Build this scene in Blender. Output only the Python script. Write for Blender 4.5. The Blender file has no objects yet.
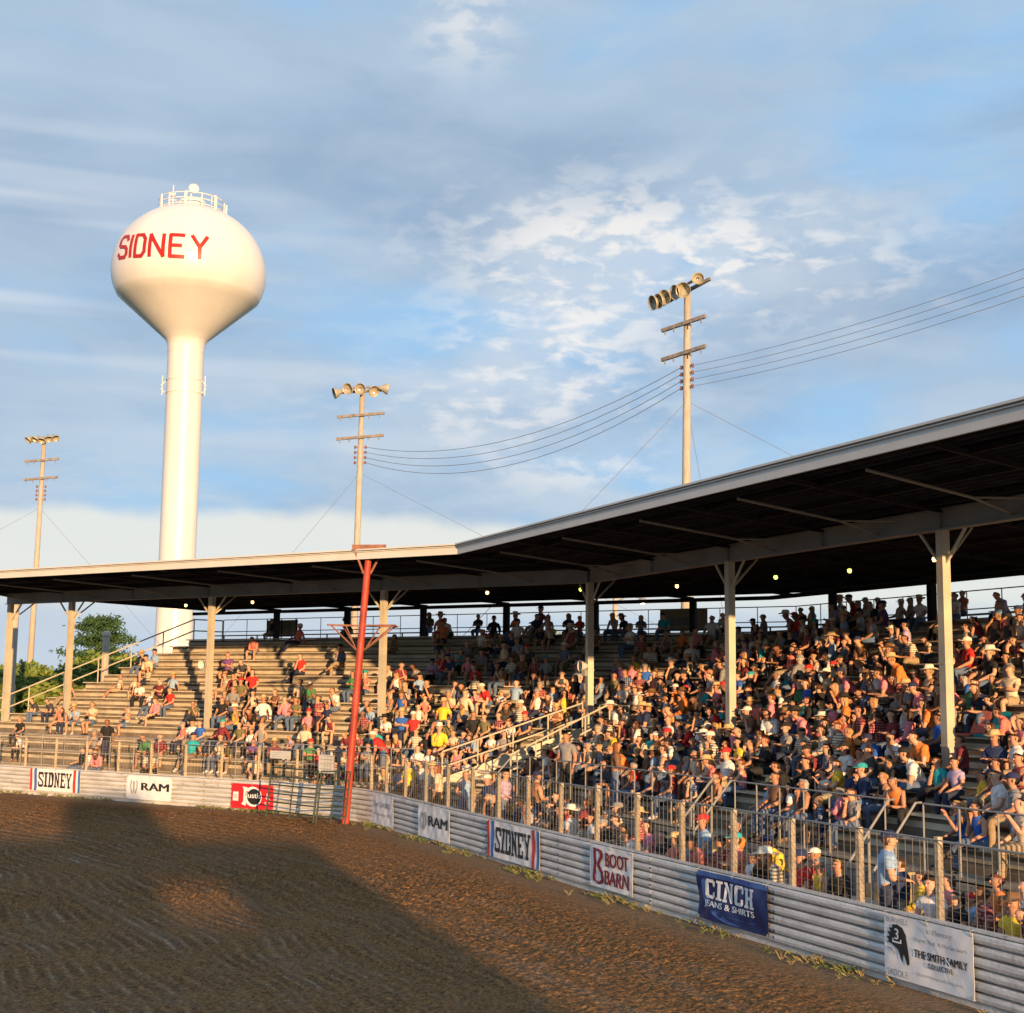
import bpy, bmesh, math, random
import numpy as np
from mathutils import Vector, Matrix
random.seed(11); rng = np.random.default_rng(5)
S = bpy.context.scene
COL = S.collection
R = math.radians

# ------------------------------------------------------------------ camera
CAM_H = 3.8
cam = bpy.data.cameras.new('camera'); camo = bpy.data.objects.new('camera', cam); COL.objects.link(camo)
F = 1411.4; PITCH = .1296; ROLL = .0115
cam.sensor_fit = 'HORIZONTAL'; cam.sensor_width = 36.0; cam.lens = F / 1024 * 36.0
cam.clip_start = .1; cam.clip_end = 6000
fw = Vector((0, math.cos(PITCH), math.sin(PITCH))); up = Vector((0, -math.sin(PITCH), math.cos(PITCH))); rt = Vector((1, 0, 0))
c_, s_ = math.cos(ROLL), math.sin(ROLL)
X_ = rt * c_ + up * s_
Y_ = up * c_ - rt * s_
M = Matrix((X_, Y_, -fw)).transposed().to_4x4(); M.translation = Vector((0, 0, CAM_H))
camo.matrix_world = M
S.camera = camo
S.render.resolution_x = 1024; S.render.resolution_y = 1013

# ------------------------------------------------------------------ light
SUN_AZ = -17.65   # direction the light travels, degrees to the right of +Y
SUN_EL = 6.5
sd = bpy.data.lights.new('sun', 'SUN'); so = bpy.data.objects.new('sun', sd); COL.objects.link(so)
sd.energy = 5.0; sd.angle = R(.5); sd.color = (1.0, .60, .28)
L = Vector((math.sin(R(SUN_AZ)) * math.cos(R(SUN_EL)), math.cos(R(SUN_AZ)) * math.cos(R(SUN_EL)), -math.sin(R(SUN_EL))))
so.rotation_euler = L.to_track_quat('-Z', 'Y').to_euler()
S.view_settings.view_transform = 'Standard'; S.view_settings.look = 'None'; S.view_settings.gamma = 1
S.view_settings.exposure = .75

W = bpy.data.worlds.new('World'); S.world = W; W.use_nodes = True
nt = W.node_tree; N = nt.nodes; LK = nt.links; N.clear()
def nd(t, **k):
    n = N.new(t)
    for a, b in k.items(): setattr(n, a, b)
    return n
def mth(op, a, b=None, c=None, clamp=False):
    n = nd('ShaderNodeMath', operation=op); n.use_clamp = clamp
    for i, v in enumerate((a, b, c)):
        if v is None: continue
        if isinstance(v, (int, float)): n.inputs[i].default_value = v
        else: LK.new(v, n.inputs[i])
    return n.outputs[0]
def mixc(fac, a, b):
    n = nd('ShaderNodeMix', data_type='RGBA')
    if isinstance(fac, (int, float)): n.inputs[0].default_value = fac
    else: LK.new(fac, n.inputs[0])
    for i, v in ((6, a), (7, b)):
        if isinstance(v, tuple): n.inputs[i].default_value = (*v, 1)
        else: LK.new(v, n.inputs[i])
    return n.outputs[2]
def smooth(x, a, b):
    n = nd('ShaderNodeMapRange', interpolation_type='SMOOTHSTEP'); LK.new(x, n.inputs[0])
    n.inputs[1].default_value = a; n.inputs[2].default_value = b; return n.outputs[0]
tc = nd('ShaderNodeTexCoord'); sep = nd('ShaderNodeSeparateXYZ'); LK.new(tc.outputs['Generated'], sep.inputs[0])
az = mth('ARCTAN2', sep.outputs[0], sep.outputs[1]); el = mth('ARCSINE', sep.outputs[2])
def noise(sx, sy, scale, detail=6, rough=.55, ox=0, oy=0, dist=0):
    cb = nd('ShaderNodeCombineXYZ')
    LK.new(mth('MULTIPLY_ADD', az, sx, ox), cb.inputs[0]); LK.new(mth('MULTIPLY_ADD', el, sy, oy), cb.inputs[1])
    n = nd('ShaderNodeTexNoise'); n.inputs['Scale'].default_value = scale; n.inputs['Detail'].default_value = detail
    n.inputs['Roughness'].default_value = rough; n.inputs['Distortion'].default_value = dist
    LK.new(cb.outputs[0], n.inputs['Vector']); return n.outputs[0]
def blob(a0, e0, ra, re):
    x = mth('DIVIDE', mth('SUBTRACT', az, a0), ra); y = mth('DIVIDE', mth('SUBTRACT', el, e0), re)
    r2 = mth('ADD', mth('MULTIPLY', x, x), mth('MULTIPLY', y, y))
    return mth('POWER', 2.718, mth('MULTIPLY', r2, -1.0))
sky = nd('ShaderNodeTexSky', sky_type='NISHITA'); sky.sun_disc = False
sky.sun_elevation = R(SUN_EL); sky.sun_rotation = R(180 + SUN_AZ)
sky.air_density = 1.0; sky.dust_density = 1.0; sky.ozone_density = 1.2
skyb = mixc(.88, sky.outputs[0], (2.7, 4.65, 7.0))
big = noise(2.2, 4.6, 1.6, 4, .45, 3.1, 1.7, .3)
mid = noise(5.0, 15.0, 1.6, 8, .58, .4, 5.2, .35)
fine = noise(26.0, 44.0, 1.0, 8, .60, 1.2, 2.2, .3)
puff = noise(13.0, 24.0, 1.0, 5, .5, 4.2, 8.1, .2)
streak = noise(1.4, 34.0, 1.3, 2, .4, 7.0, 3.0)
# large soft grey-blue sheets, thinner to the upper right
sv = mth('ADD', mth('ADD', mth('MULTIPLY', big, .75), mth('MULTIPLY', mid, .25)),
      mth('ADD', mth('MULTIPLY', blob(-.20, .42, .34, .14), .12), mth('MULTIPLY', blob(.20, .36, .16, .10), -.09)))
sheet = smooth(sv, .38, .58)
c = mixc(mth('MULTIPLY', sheet, .9), skyb, (3.2, 4.15, 5.3))
dk = mth('ADD', noise(2.6, 7.5, 1.5, 6, .5, 9.3, 4.4, .2), mth('ADD', mth('MULTIPLY', blob(-.02, .36, .16, .05), .16), mth('MULTIPLY', blob(.30, .29, .16, .06), .10)))
c = mixc(mth('MULTIPLY', smooth(dk, .44, .72), .75), c, (2.3, 3.2, 4.5))
lowv = mth('MULTIPLY', mth('SUBTRACT', 1.0, smooth(el, .12, .26)), .6)
c = mixc(mth('MULTIPLY', smooth(mid, .36, .70), mth('ADD', lowv, .34)), c, (4.1, 5.0, 5.9))
cm_ = mth('ADD', mth('ADD', mth('MULTIPLY', blob(.075, .315, .12, .040), 1.0), mth('MULTIPLY', blob(.03, .245, .07, .045), .9)),
         mth('ADD', mth('ADD', mth('MULTIPLY', blob(.19, .29, .12, .035), .7), mth('MULTIPLY', blob(-.02, .20, .12, .035), .5)), mth('ADD', mth('MULTIPLY', blob(-.04, .46, .035, .03), .6), mth('MULTIPLY', blob(.05, .155, .06, .015), .6))))
rip = mth('ADD', mth('MULTIPLY', noise(34.0, 78.0, 1.0, 6, .55, 6.2, 1.1, .25), .62), mth('MULTIPLY', noise(9.0, 18.0, 1.0, 4, .5, 2.7, 6.6, .2), .38))
base_w = mth('MULTIPLY', smooth(mth('ADD', puff, mth('MULTIPLY', cm_, .12)), .42, .68), cm_, clamp=True)
c = mixc(mth('MULTIPLY', base_w, .45), c, (5.6, 5.9, 6.3))
cl = mth('MULTIPLY', smooth(rip, .46, .60), cm_, clamp=True)
c = mixc(mth('MULTIPLY', cl, .72), c, (7.6, 7.2, 6.8))
st = mth('MULTIPLY', smooth(streak, .42, .66), mth('ADD', blob(-.37, .29, .17, .075), mth('MULTIPLY', blob(-.10, .20, .2, .05), .35)))
c = mixc(mth('MULTIPLY', st, .62), c, (6.4, 6.6, 6.9))
# clear cream band low over the horizon
wob = mth('MULTIPLY_ADD', noise(3, 3, 2, 5, .55, 2, 2), .05, -.010)
lowf = mth('SUBTRACT', 1.0, smooth(mth('SUBTRACT', el, wob), .094, .108))
lowm = mth('MULTIPLY', lowf, smooth(el, .035, .07))
c = mixc(mth('MULTIPLY', lowm, .9), c, (6.35, 6.45, 6.05))
low2 = mth('SUBTRACT', 1.0, smooth(el, .035, .065))
c = mixc(mth('MULTIPLY', low2, .8), c, (4.6, 5.2, 5.9))
bg = nd('ShaderNodeBackground'); bg.inputs[1].default_value = .078; LK.new(c, bg.inputs[0])
ow = nd('ShaderNodeOutputWorld'); LK.new(bg.outputs[0], ow.inputs[0])

# ------------------------------------------------------------------ plan geometry (metres)
TH1, TH2 = -.3964, -.9888
v2 = lambda t: np.array([math.sin(t), math.cos(t)]); n2 = lambda t: np.array([math.cos(t), -math.sin(t)])
u1, u2, n1, n2v = v2(TH1), v2(TH2), n2(TH1), n2(TH2)
C0 = np.array([2.3806, 42.6289]); MT = (n1 + n2v) / (1 + n1 @ n2v)
def P(sec, s, o, h=0.0):
    k = C0 + o * MT
    q = k - u1 * s if sec == 1 else k + u2 * s
    return Vector((q[0], q[1], h))
def proj(p):
    x, y, z = p[0], p[1], p[2] - CAM_H
    c, s = math.cos(PITCH), math.sin(PITCH); d = y * c + z * s; q = -y * s + z * c
    a, b = x / d * F, q / d * F; c, s = math.cos(ROLL), math.sin(ROLL)
    return 512 + a * c + b * s, 506.5 + a * s - b * c, d
def yawface(sec):     # facing the arena, local +Y -> -n
    d = -(n1 if sec == 1 else n2v); return math.atan2(-d[0], d[1])
def wallrot(sec):     # local +X to the viewer's right, -Y to the arena
    u = -(u1 if sec == 1 else u2); return math.atan2(u[1], u[0])
ROW0, DROW, RISE, FL0, NR = -2.75, .74, .32, .95, 15
def floor_h(i, sec=1): return FL0 + RISE * i - (.17 * max(0, 3 - i) if sec == 2 else 0)
DECK_O, DECK_H, BACK_O = 8.25, 5.65, 9.3
BO1, BO2 = -6.3, -3.69
SE1, SE2 = 24.5, 27.3

# ------------------------------------------------------------------ materials
MATS = {}
def mat(name, col, rough=.7, var=.0, scale=3.0, bump=0.0, metal=0.0, col2=None, bscale=None, spec=.4, detail=5, coord='Object', stretch=None, th=(.35, .65)):
    if name in MATS: return MATS[name]
    m = bpy.data.materials.new(name); MATS[name] = m; m.use_nodes = True
    t = m.node_tree; b = t.nodes['Principled BSDF']
    b.inputs['Roughness'].default_value = rough; b.inputs['Metallic'].default_value = metal
    b.inputs['Specular IOR Level'].default_value = spec
    b.inputs['Base Color'].default_value = (*col, 1)
    tcn = t.nodes.new('ShaderNodeTexCoord'); src = tcn.outputs[coord]
    if stretch:
        mp = t.nodes.new('ShaderNodeMapping'); mp.inputs['Scale'].default_value = stretch; t.links.new(src, mp.inputs[0]); src = mp.outputs[0]
    if var or col2:
        n = t.nodes.new('ShaderNodeTexNoise'); n.inputs['Scale'].default_value = scale; n.inputs['Detail'].default_value = detail; n.inputs['Roughness'].default_value = .6
        t.links.new(src, n.inputs['Vector'])
        r = t.nodes.new('ShaderNodeValToRGB'); r.color_ramp.elements[0].position = th[0]; r.color_ramp.elements[1].position = th[1]
        if col2 is None:
            a = tuple(max(0, x * (1 - var)) for x in col); bb = tuple(min(1, x * (1 + var)) for x in col)
        else: a, bb = col, col2
        r.color_ramp.elements[0].color = (*a, 1); r.color_ramp.elements[1].color = (*bb, 1)
        t.links.new(n.outputs[0], r.inputs[0]); t.links.new(r.outputs[0], b.inputs['Base Color'])
    if bump:
        n = t.nodes.new('ShaderNodeTexNoise'); n.inputs['Scale'].default_value = bscale or scale * 4; n.inputs['Detail'].default_value = 6
        t.links.new(src, n.inputs['Vector'])
        bp = t.nodes.new('ShaderNodeBump'); bp.inputs['Strength'].default_value = bump; bp.inputs['Distance'].default_value = .03
        t.links.new(n.outputs[0], bp.inputs['Height']); t.links.new(bp.outputs[0], b.inputs['Normal'])
    return m
def emis(name, col, st):
    m = bpy.data.materials.new(name); MATS[name] = m; m.use_nodes = True; b = m.node_tree.nodes['Principled BSDF']
    b.inputs['Base Color'].default_value = (*col, 1); b.inputs['Emission Color'].default_value = (*col, 1); b.inputs['Emission Strength'].default_value = st
    return m
M_cream = mat('cream_painted_steel', (.50, .46, .36), .5, .12, 1.5, .15, bscale=30)
M_girder = mat('grey_painted_girder', (.27, .27, .26), .55, .12, 1.2, .1, bscale=20)
M_dark = mat('dark_steel', (.026, .026, .032), .8, .2, 3, spec=.15)
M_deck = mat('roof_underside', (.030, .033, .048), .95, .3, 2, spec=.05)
M_fascia = mat('fascia_paint', (.58, .58, .56), .5, .06, 1.0)
M_galv = mat('galvanised_pipe', (.33, .33, .315), .5, .15, 5, metal=.3)
M_beam = mat('galvanised_guardrail', (.50, .50, .485), .5, 0, 1.6, .3, metal=.1, col2=(.68, .68, .66), bscale=14, stretch=(1, 1, 3))
def rust_up(m, amt=.6):
    t = m.node_tree; b = t.nodes['Principled BSDF']; src = b.inputs['Base Color'].links[0].from_socket; tcn = t.nodes.new('ShaderNodeTexCoord'); n = t.nodes.new('ShaderNodeTexNoise'); n.inputs['Scale'].default_value = 1.7; n.inputs['Detail'].default_value = 9; n.inputs['Roughness'].default_value = .72
    t.links.new(tcn.outputs['Object'], n.inputs['Vector']); r = t.nodes.new('ShaderNodeMapRange'); r.inputs[1].default_value = .60; r.inputs[2].default_value = .70; r.inputs[4].default_value = amt; t.links.new(n.outputs[0], r.inputs[0])
    mx = t.nodes.new('ShaderNodeMix'); mx.data_type = 'RGBA'; t.links.new(r.outputs[0], mx.inputs[0]); t.links.new(src, mx.inputs[6]); mx.inputs[7].default_value = (.21, .125, .07, 1); t.links.new(mx.outputs[2], b.inputs['Base Color'])
M_fpost = mat('weathered_timber_post', (.42, .35, .25), .85, .3, 6, .5, bscale=20, stretch=(3, 3, .5))
M_wire = mat('fence_wire', (.26, .24, .20), .5)
M_cable = mat('power_cable', (.16, .17, .19), .6)
M_plank = mat('weathered_bench_plank', (.42, .36, .26), .8, 0, 1.4, .3, col2=(.66, .57, .42), bscale=12, detail=8)
M_tread = mat('worn_footboard', (.27, .24, .19), .85, 0, 1.6, .3, col2=(.44, .38, .29), bscale=12, detail=8)
M_riser = mat('bleacher_riser', (.26, .22, .165), .9, .35, 2)
M_gap = mat('dark_gap_support', (.19, .16, .12), .9, .3, 2)  # darker than the planks, painting in shade under the seats
M_rwood = mat('ruddy_brown_arm', (.22, .10, .07), .8, .25, 6)
M_redpaint = mat('red_painted_pole', (.27, .035, .02), .55, 0, 2.5, .3, col2=(.44, .065, .04), bscale=15)
M_tower = mat('tower_paint', (.69, .69, .69), .36, 0, .35, 0, spec=.45, col2=(.62, .62, .615), stretch=(1, 1, .18), detail=7)
M_tred = mat('tower_lettering_red', (.36, .012, .010), .4)
M_polew = mat('pole_timber', (.36, .31, .24), .85, 0, 5, .4, col2=(.50, .45, .37), stretch=(4, 4, .4))
M_arm = mat('crossarm_timber', (.22, .20, .19), .85, .3, 5)
M_refl = mat('floodlight_reflector', (.42, .39, .30), .4, .1, 4, metal=.2)
M_lens = mat('floodlight_glass', (.36, .34, .26), .15, spec=.8)
M_green = mat('green_panel_pipe', (.03, .05, .035), .5, .2, 4)
M_conc = mat('box_floor_concrete', (.20, .19, .17), .9, .3, 1.2, .2)
M_white = mat('white_vinyl', (.78, .79, .80), .45, .05, 2.0, .15, bscale=6)
M_black = mat('black_ink', (.02, .02, .022), .5)
M_grink = mat('grey_ink', (.32, .35, .38), .5)
M_blueink = mat('navy_vinyl', (.007, .016, .085), .4, 0, 2.5, .2, col2=(.014, .038, .16), bscale=5)
M_blue2 = mat('lighter_blue_ink', (.05, .12, .36), .4)
M_blue3 = mat('blue_stripe_ink', (.06, .16, .46), .5)
M_redink = mat('red_ink', (.60, .04, .04), .5)
M_redvin = mat('red_vinyl', (.58, .02, .03), .45, .1, 2)
M_maroon = mat('maroon_ink', (.22, .015, .03), .5)
M_tan = mat('tan_board', (.36, .28, .17), .7, .15, 3)
M_brown = mat('brown_bark', (.10, .07, .05), .9, .3, 8)

rust_up(M_beam, .75); rust_up(M_redpaint, .6); rust_up(M_cream, .3)
def blockmat():
    m = bpy.data.materials.new('concrete_block_wall'); m.use_nodes = True; t = m.node_tree; b = t.nodes['Principled BSDF']
    tcn = t.nodes.new('ShaderNodeTexCoord'); br = t.nodes.new('ShaderNodeTexBrick')
    mp = t.nodes.new('ShaderNodeMapping'); mp.inputs['Rotation'].default_value = (R(90), 0, 0)
    t.links.new(tcn.outputs['Object'], mp.inputs[0]); t.links.new(mp.outputs[0], br.inputs['Vector'])
    br.inputs['Color1'].default_value = (.20, .19, .165, 1); br.inputs['Color2'].default_value = (.27, .25, .22, 1); br.inputs['Mortar'].default_value = (.10, .095, .09, 1)
    br.inputs['Scale'].default_value = 1; br.inputs['Brick Width'].default_value = .4; br.inputs['Row Height'].default_value = .2; br.inputs['Mortar Size'].default_value = .012
    t.links.new(br.outputs[0], b.inputs['Base Color']); b.inputs['Roughness'].default_value = .9
    bp = t.nodes.new('ShaderNodeBump'); bp.inputs['Strength'].default_value = .4; bp.inputs['Distance'].default_value = .01
    t.links.new(br.outputs['Fac'], bp.inputs['Height']); bp.invert = True; t.links.new(bp.outputs[0], b.inputs['Normal'])
    return m
M_block = blockmat()

# ------------------------------------------------------------------ mesh helpers
class MB:
    def __init__(s): s.v = []; s.f = []; s.m = []; s.mats = []
    def mi(s, m):
        if m not in s.mats: s.mats.append(m)
        return s.mats.index(m)
    def add(s, vs, fs, m=None):
        k = len(s.v); s.v += [tuple(a) for a in vs]; s.f += [tuple(i + k for i in f) for f in fs]
        s.m += [s.mi(m) if m else 0] * len(fs)
    def prism(s, pts, dirv, m=None):          # pts: planar loop, extruded along dirv
        n = len(pts); a = [Vector(p) for p in pts]; b = [p + Vector(dirv) for p in a]
        s.add(a + b, [tuple(range(n))[::-1], tuple(range(n, 2 * n))] + [(i, (i + 1) % n, n + (i + 1) % n, n + i) for i in range(n)], m)
    def bar(s, a, b, w, h, m=None, upv=(0, 0, 1)):    # rectangular bar from a to b, w wide, h tall
        a, b = Vector(a), Vector(b); d = (b - a).normalized(); upv = Vector(upv)
        if abs(d.dot(upv)) > .99: upv = Vector((n1[0], n1[1], 0))
        sd_ = d.cross(upv).normalized(); uu = sd_.cross(d).normalized()
        c = [sd_ * (-w / 2) + uu * (-h / 2), sd_ * (w / 2) + uu * (-h / 2), sd_ * (w / 2) + uu * (h / 2), sd_ * (-w / 2) + uu * (h / 2)]
        s.prism([a + q for q in c], b - a, m)
    def tube(s, pts, rad, n=8, m=None, cap=True):
        pts = [Vector(p) for p in pts]; rr = rad if isinstance(rad, (list, tuple)) else [rad] * len(pts)
        vs = []; prev = None
        for i, p in enumerate(pts):
            d = (pts[min(i + 1, len(pts) - 1)] - pts[max(i - 1, 0)]).normalized()
            if prev is None:
                a = Vector((0, 0, 1)) if abs(d.z) < .9 else Vector((1, 0, 0)); x = d.cross(a).normalized()
            else: x = (prev - d * prev.dot(d)).normalized()
            prev = x; y = d.cross(x)
            for k in range(n):
                t = 2 * math.pi * k / n; vs.append(p + (x * math.cos(t) + y * math.sin(t)) * rr[i])
        fs = []
        for i in range(len(pts) - 1):
            for k in range(n):
                fs.append((i * n + k, i * n + (k + 1) % n, (i + 1) * n + (k + 1) % n, (i + 1) * n + k))
        if cap: fs += [tuple(range(n))[::-1], tuple((len(pts) - 1) * n + k for k in range(n))]
        s.add(vs, fs, m)
    def lathe(s, prof, n=24, m=None, origin=(0, 0, 0), axis=None):
        o = Vector(origin); q = Vector((0, 0, 1)).rotation_difference(Vector(axis)) if axis else None
        vs = []
        for r, z in prof:
            for k in range(n):
                t = 2 * math.pi * k / n; v = Vector((r * math.cos(t), r * math.sin(t), z))
                if q: v = q @ v
                vs.append(v + o)
        fs = [(i * n + k, i * n + (k + 1) % n, (i + 1) * n + (k + 1) % n, (i + 1) * n + k) for i in range(len(prof) - 1) for k in range(n)]
        s.add(vs, fs, m)
    def obj(s, name, m=None, parent=None, smooth=False, loc=None, rot=None):
        me = bpy.data.meshes.new(name); me.from_pydata(s.v, [], s.f)
        if s.mats:
            for q in s.mats: me.materials.append(q)
            me.polygons.foreach_set('material_index', s.m)
        elif m: me.materials.append(m)
        if smooth: me.polygons.foreach_set('use_smooth', [True] * len(s.f))
        me.update()
        bm = bmesh.new(); bm.from_mesh(me); bmesh.ops.recalc_face_normals(bm, faces=bm.faces)
        bm.to_mesh(me); bm.free()
        o = bpy.data.objects.new(name, me); COL.objects.link(o)
        if parent: o.parent = parent
        if loc is not None: o.location = loc
        if rot is not None: o.rotation_euler = (0, 0, rot)
        return o
def tag(o, label=None, cat=None, group=None, kind=None):
    if label: o['label'] = label
    if cat: o['category'] = cat
    if group: o['group'] = group
    if kind: o['kind'] = kind
    return o
def empty(name, loc=(0, 0, 0), rz=0, **k):
    o = bpy.data.objects.new(name, None); COL.objects.link(o); o.location = loc; o.rotation_euler = (0, 0, rz)
    o.empty_display_size = .3
    return tag(o, **k)
def copy_tree(o, parent=None):
    c = o.copy(); COL.objects.link(c); c.parent = parent
    for ch in list(o.children): copy_tree(ch, c)
    return c

# ------------------------------------------------------------------ ground
g = MB(); g.add([(-2500, -500, -.12), (2500, -500, -.12), (2500, 4000, -.12), (-2500, 4000, -.12)], [(0, 1, 2, 3)])
tag(g.obj('ground', mat('grass_field', (.05, .075, .02), .95, 0, .6, .4, col2=(.10, .10, .035))), kind='structure')

D1B = float(C0 @ n1 + BO1); D2B = float(C0 @ n2v + BO2)
def barrier_corner():
    A = np.array([n1, n2v]); return np.linalg.solve(A, np.array([D1B, D2B]))
BC = barrier_corner()

def smoothnoise(nx, ny, fx, fy, seed):
    r = np.random.default_rng(seed); gx, gy = int(nx * fx) + 3, int(ny * fy) + 3
    gr = r.standard_normal((gy, gx))
    xs = np.linspace(0, gx - 2.001, nx); ys = np.linspace(0, gy - 2.001, ny)
    xi = xs.astype(int); yi = ys.astype(int); tx = xs - xi; ty = ys - yi; tx = tx * tx * (3 - 2 * tx); ty = ty * ty * (3 - 2 * ty)
    a = gr[yi][:, xi]; b = gr[yi][:, xi + 1]; c_ = gr[yi + 1][:, xi]; d = gr[yi + 1][:, xi + 1]
    return (a * (1 - tx) + b * tx) * (1 - ty)[:, None] + (c_ * (1 - tx) + d * tx) * ty[:, None]
st_ = .046
xs = np.arange(-24, 10, st_); ys = np.arange(14, 50, st_); nx, ny = len(xs), len(ys)
GX, GY = np.meshgrid(xs, ys)
d1 = GX * n1[0] + GY * n1[1] - D1B; d2 = GX * n2v[0] + GY * n2v[1] - D2B
kk = 5.0; dd = kk * np.log(np.exp(np.clip(d1 / kk, -20, 20)) + np.exp(np.clip(d2 / kk, -20, 20)))   # smooth distance to the barrier
w1 = smoothnoise(nx, ny, .02, .02, 1)
ph = dd + w1 * .22
fur = np.sin(2 * np.pi * ph / .42) * .016 + np.sin(2 * np.pi * ph / 2.3 + w1) * .014
amp = .6 + .5 * np.clip(smoothnoise(nx, ny, .012, .012, 7) + .4, 0, 1.5)
near = np.clip(-np.maximum(d1, d2) / 2.2, .18, 1)
clod = smoothnoise(nx, ny, .6, .6, 2) * .008 + rng.standard_normal((ny, nx)) * .0085 + np.abs(smoothnoise(nx, ny, .35, .35, 3)) * .006 + rng.standard_normal((ny, nx)) * .007
und = smoothnoise(nx, ny, .008, .008, 4) * .03
Z = (fur * amp + np.maximum(clod, -.014) * amp * 1.15) * near + und * .6
Z -= .04
idx = np.arange(nx * ny).reshape(ny, nx)
V = np.stack([GX, GY, Z], -1).reshape(-1, 3)
Q = np.stack([idx[:-1, :-1], idx[:-1, 1:], idx[1:, 1:], idx[1:, :-1]], -1).reshape(-1, 4)
keep = (np.maximum(d1, d2)[:-1, :-1].reshape(-1) < 1.0); Q = Q[keep]
me = bpy.data.meshes.new('dirt_track'); me.vertices.add(len(V)); me.vertices.foreach_set('co', V.ravel().astype(np.float32))
me.loops.add(Q.size); me.loops.foreach_set('vertex_index', Q.ravel().astype(np.int32)); me.polygons.add(len(Q))
me.polygons.foreach_set('loop_start', np.arange(0, Q.size, 4, dtype=np.int32)); me.update(calc_edges=True)
me.polygons.foreach_set('use_smooth', np.ones(len(Q), bool))
ta = me.attributes.new('dist', 'FLOAT', 'POINT'); ta.data.foreach_set('value', (-np.maximum(d1, d2)).ravel().astype(np.float32))
tb = me.attributes.new('furrow', 'FLOAT', 'POINT'); tb.data.foreach_set('value', ph.ravel().astype(np.float32))
def dirtmat():
    m = bpy.data.materials.new('harrowed_dirt'); m.use_nodes = True; t = m.node_tree; b = t.nodes['Principled BSDF']; K = t.links.new
    nw = t.nodes.new
    tcn = nw('ShaderNodeTexCoord'); at = nw('ShaderNodeAttribute'); at.attribute_name = 'furrow'; ad = nw('ShaderNodeAttribute'); ad.attribute_name = 'dist'
    n1_ = nw('ShaderNodeTexNoise'); n1_.inputs['Scale'].default_value = 19; n1_.inputs['Detail'].default_value = 8; n1_.inputs['Roughness'].default_value = .7; K(tcn.outputs['Object'], n1_.inputs[0])
    r1 = nw('ShaderNodeValToRGB'); r1.color_ramp.elements[0].position = .36; r1.color_ramp.elements[1].position = .68
    r1.color_ramp.elements[0].color = (.062, .031, .013, 1); r1.color_ramp.elements[1].color = (.44, .215, .072, 1); K(n1_.outputs[0], r1.inputs[0])
    # dried pale scrapes along the furrows
    cb = nw('ShaderNodeCombineXYZ'); sx = nw('ShaderNodeSeparateXYZ'); K(tcn.outputs['Object'], sx.inputs[0])
    mu = nw('ShaderNodeMath'); mu.operation = 'MULTIPLY'; mu.inputs[1].default_value = 2.2; K(at.outputs['Fac'], mu.inputs[0])
    mv = nw('ShaderNodeMath'); mv.operation = 'MULTIPLY'; mv.inputs[1].default_value = .32; K(sx.outputs[1], mv.inputs[0])
    K(mu.outputs[0], cb.inputs[0]); K(mv.outputs[0], cb.inputs[1])
    n2_ = nw('ShaderNodeTexNoise'); n2_.inputs['Scale'].default_value = 1.0; n2_.inputs['Detail'].default_value = 5; K(cb.outputs[0], n2_.inputs[0])
    r2 = nw('ShaderNodeValToRGB'); r2.color_ramp.elements[0].position = .50; r2.color_ramp.elements[1].position = .72
    n4 = nw('ShaderNodeTexNoise'); n4.inputs['Scale'].default_value = 3.2; n4.inputs['Detail'].default_value = 7; n4.inputs['Roughness'].default_value = .75; K(tcn.outputs['Object'], n4.inputs[0])
    m4 = nw('ShaderNodeMath'); m4.operation = 'MULTIPLY_ADD'; m4.inputs[1].default_value = .75; m4.inputs[2].default_value = -.375; K(n4.outputs[0], m4.inputs[0])
    m5 = nw('ShaderNodeMath'); m5.operation = 'ADD'; K(n2_.outputs[0], m5.inputs[0]); K(m4.outputs[0], m5.inputs[1]); m6 = nw('ShaderNodeMath'); m6.operation = 'MULTIPLY'; m6.inputs[1].default_value = .30
    K(m5.outputs[0], r2.inputs[0]); K(r2.outputs[0], m6.inputs[0])
    mx = nw('ShaderNodeMix'); mx.data_type = 'RGBA'; K(m6.outputs[0], mx.inputs[0]); K(r1.outputs[0], mx.inputs[6]); mx.inputs[7].default_value = (.27, .20, .145, 1)
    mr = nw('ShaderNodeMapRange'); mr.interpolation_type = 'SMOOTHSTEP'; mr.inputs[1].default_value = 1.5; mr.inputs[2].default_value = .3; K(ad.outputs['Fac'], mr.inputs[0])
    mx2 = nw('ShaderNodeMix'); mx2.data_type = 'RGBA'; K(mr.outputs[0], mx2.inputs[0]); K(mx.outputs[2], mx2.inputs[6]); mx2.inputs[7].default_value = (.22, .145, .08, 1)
    b.inputs['Roughness'].default_value = .9; b.inputs['Specular IOR Level'].default_value = .25
    n3 = nw('ShaderNodeTexNoise'); n3.inputs['Scale'].default_value = 17; n3.inputs['Detail'].default_value = 6; K(tcn.outputs['Object'], n3.inputs[0])
    bp = nw('ShaderNodeBump'); bp.inputs['Strength'].default_value = 1.0; bp.inputs['Distance'].default_value = .055; 
    def M2(op, x, y, z=None):
        q = nw('ShaderNodeMath'); q.operation = op
        for i_, v_ in enumerate((x, y, z)):
            if v_ is None: continue
            if isinstance(v_, (int, float)): q.inputs[i_].default_value = v_
            else: K(v_, q.inputs[i_])
        return q.outputs[0]
    n5 = nw('ShaderNodeTexNoise'); n5.inputs['Scale'].default_value = .8; n5.inputs['Detail'].default_value = 4; K(tcn.outputs['Object'], n5.inputs[0])
    msk = nw('ShaderNodeMapRange'); msk.inputs[1].default_value = .38; msk.inputs[2].default_value = .62; K(n5.outputs[0], msk.inputs[0])
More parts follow.
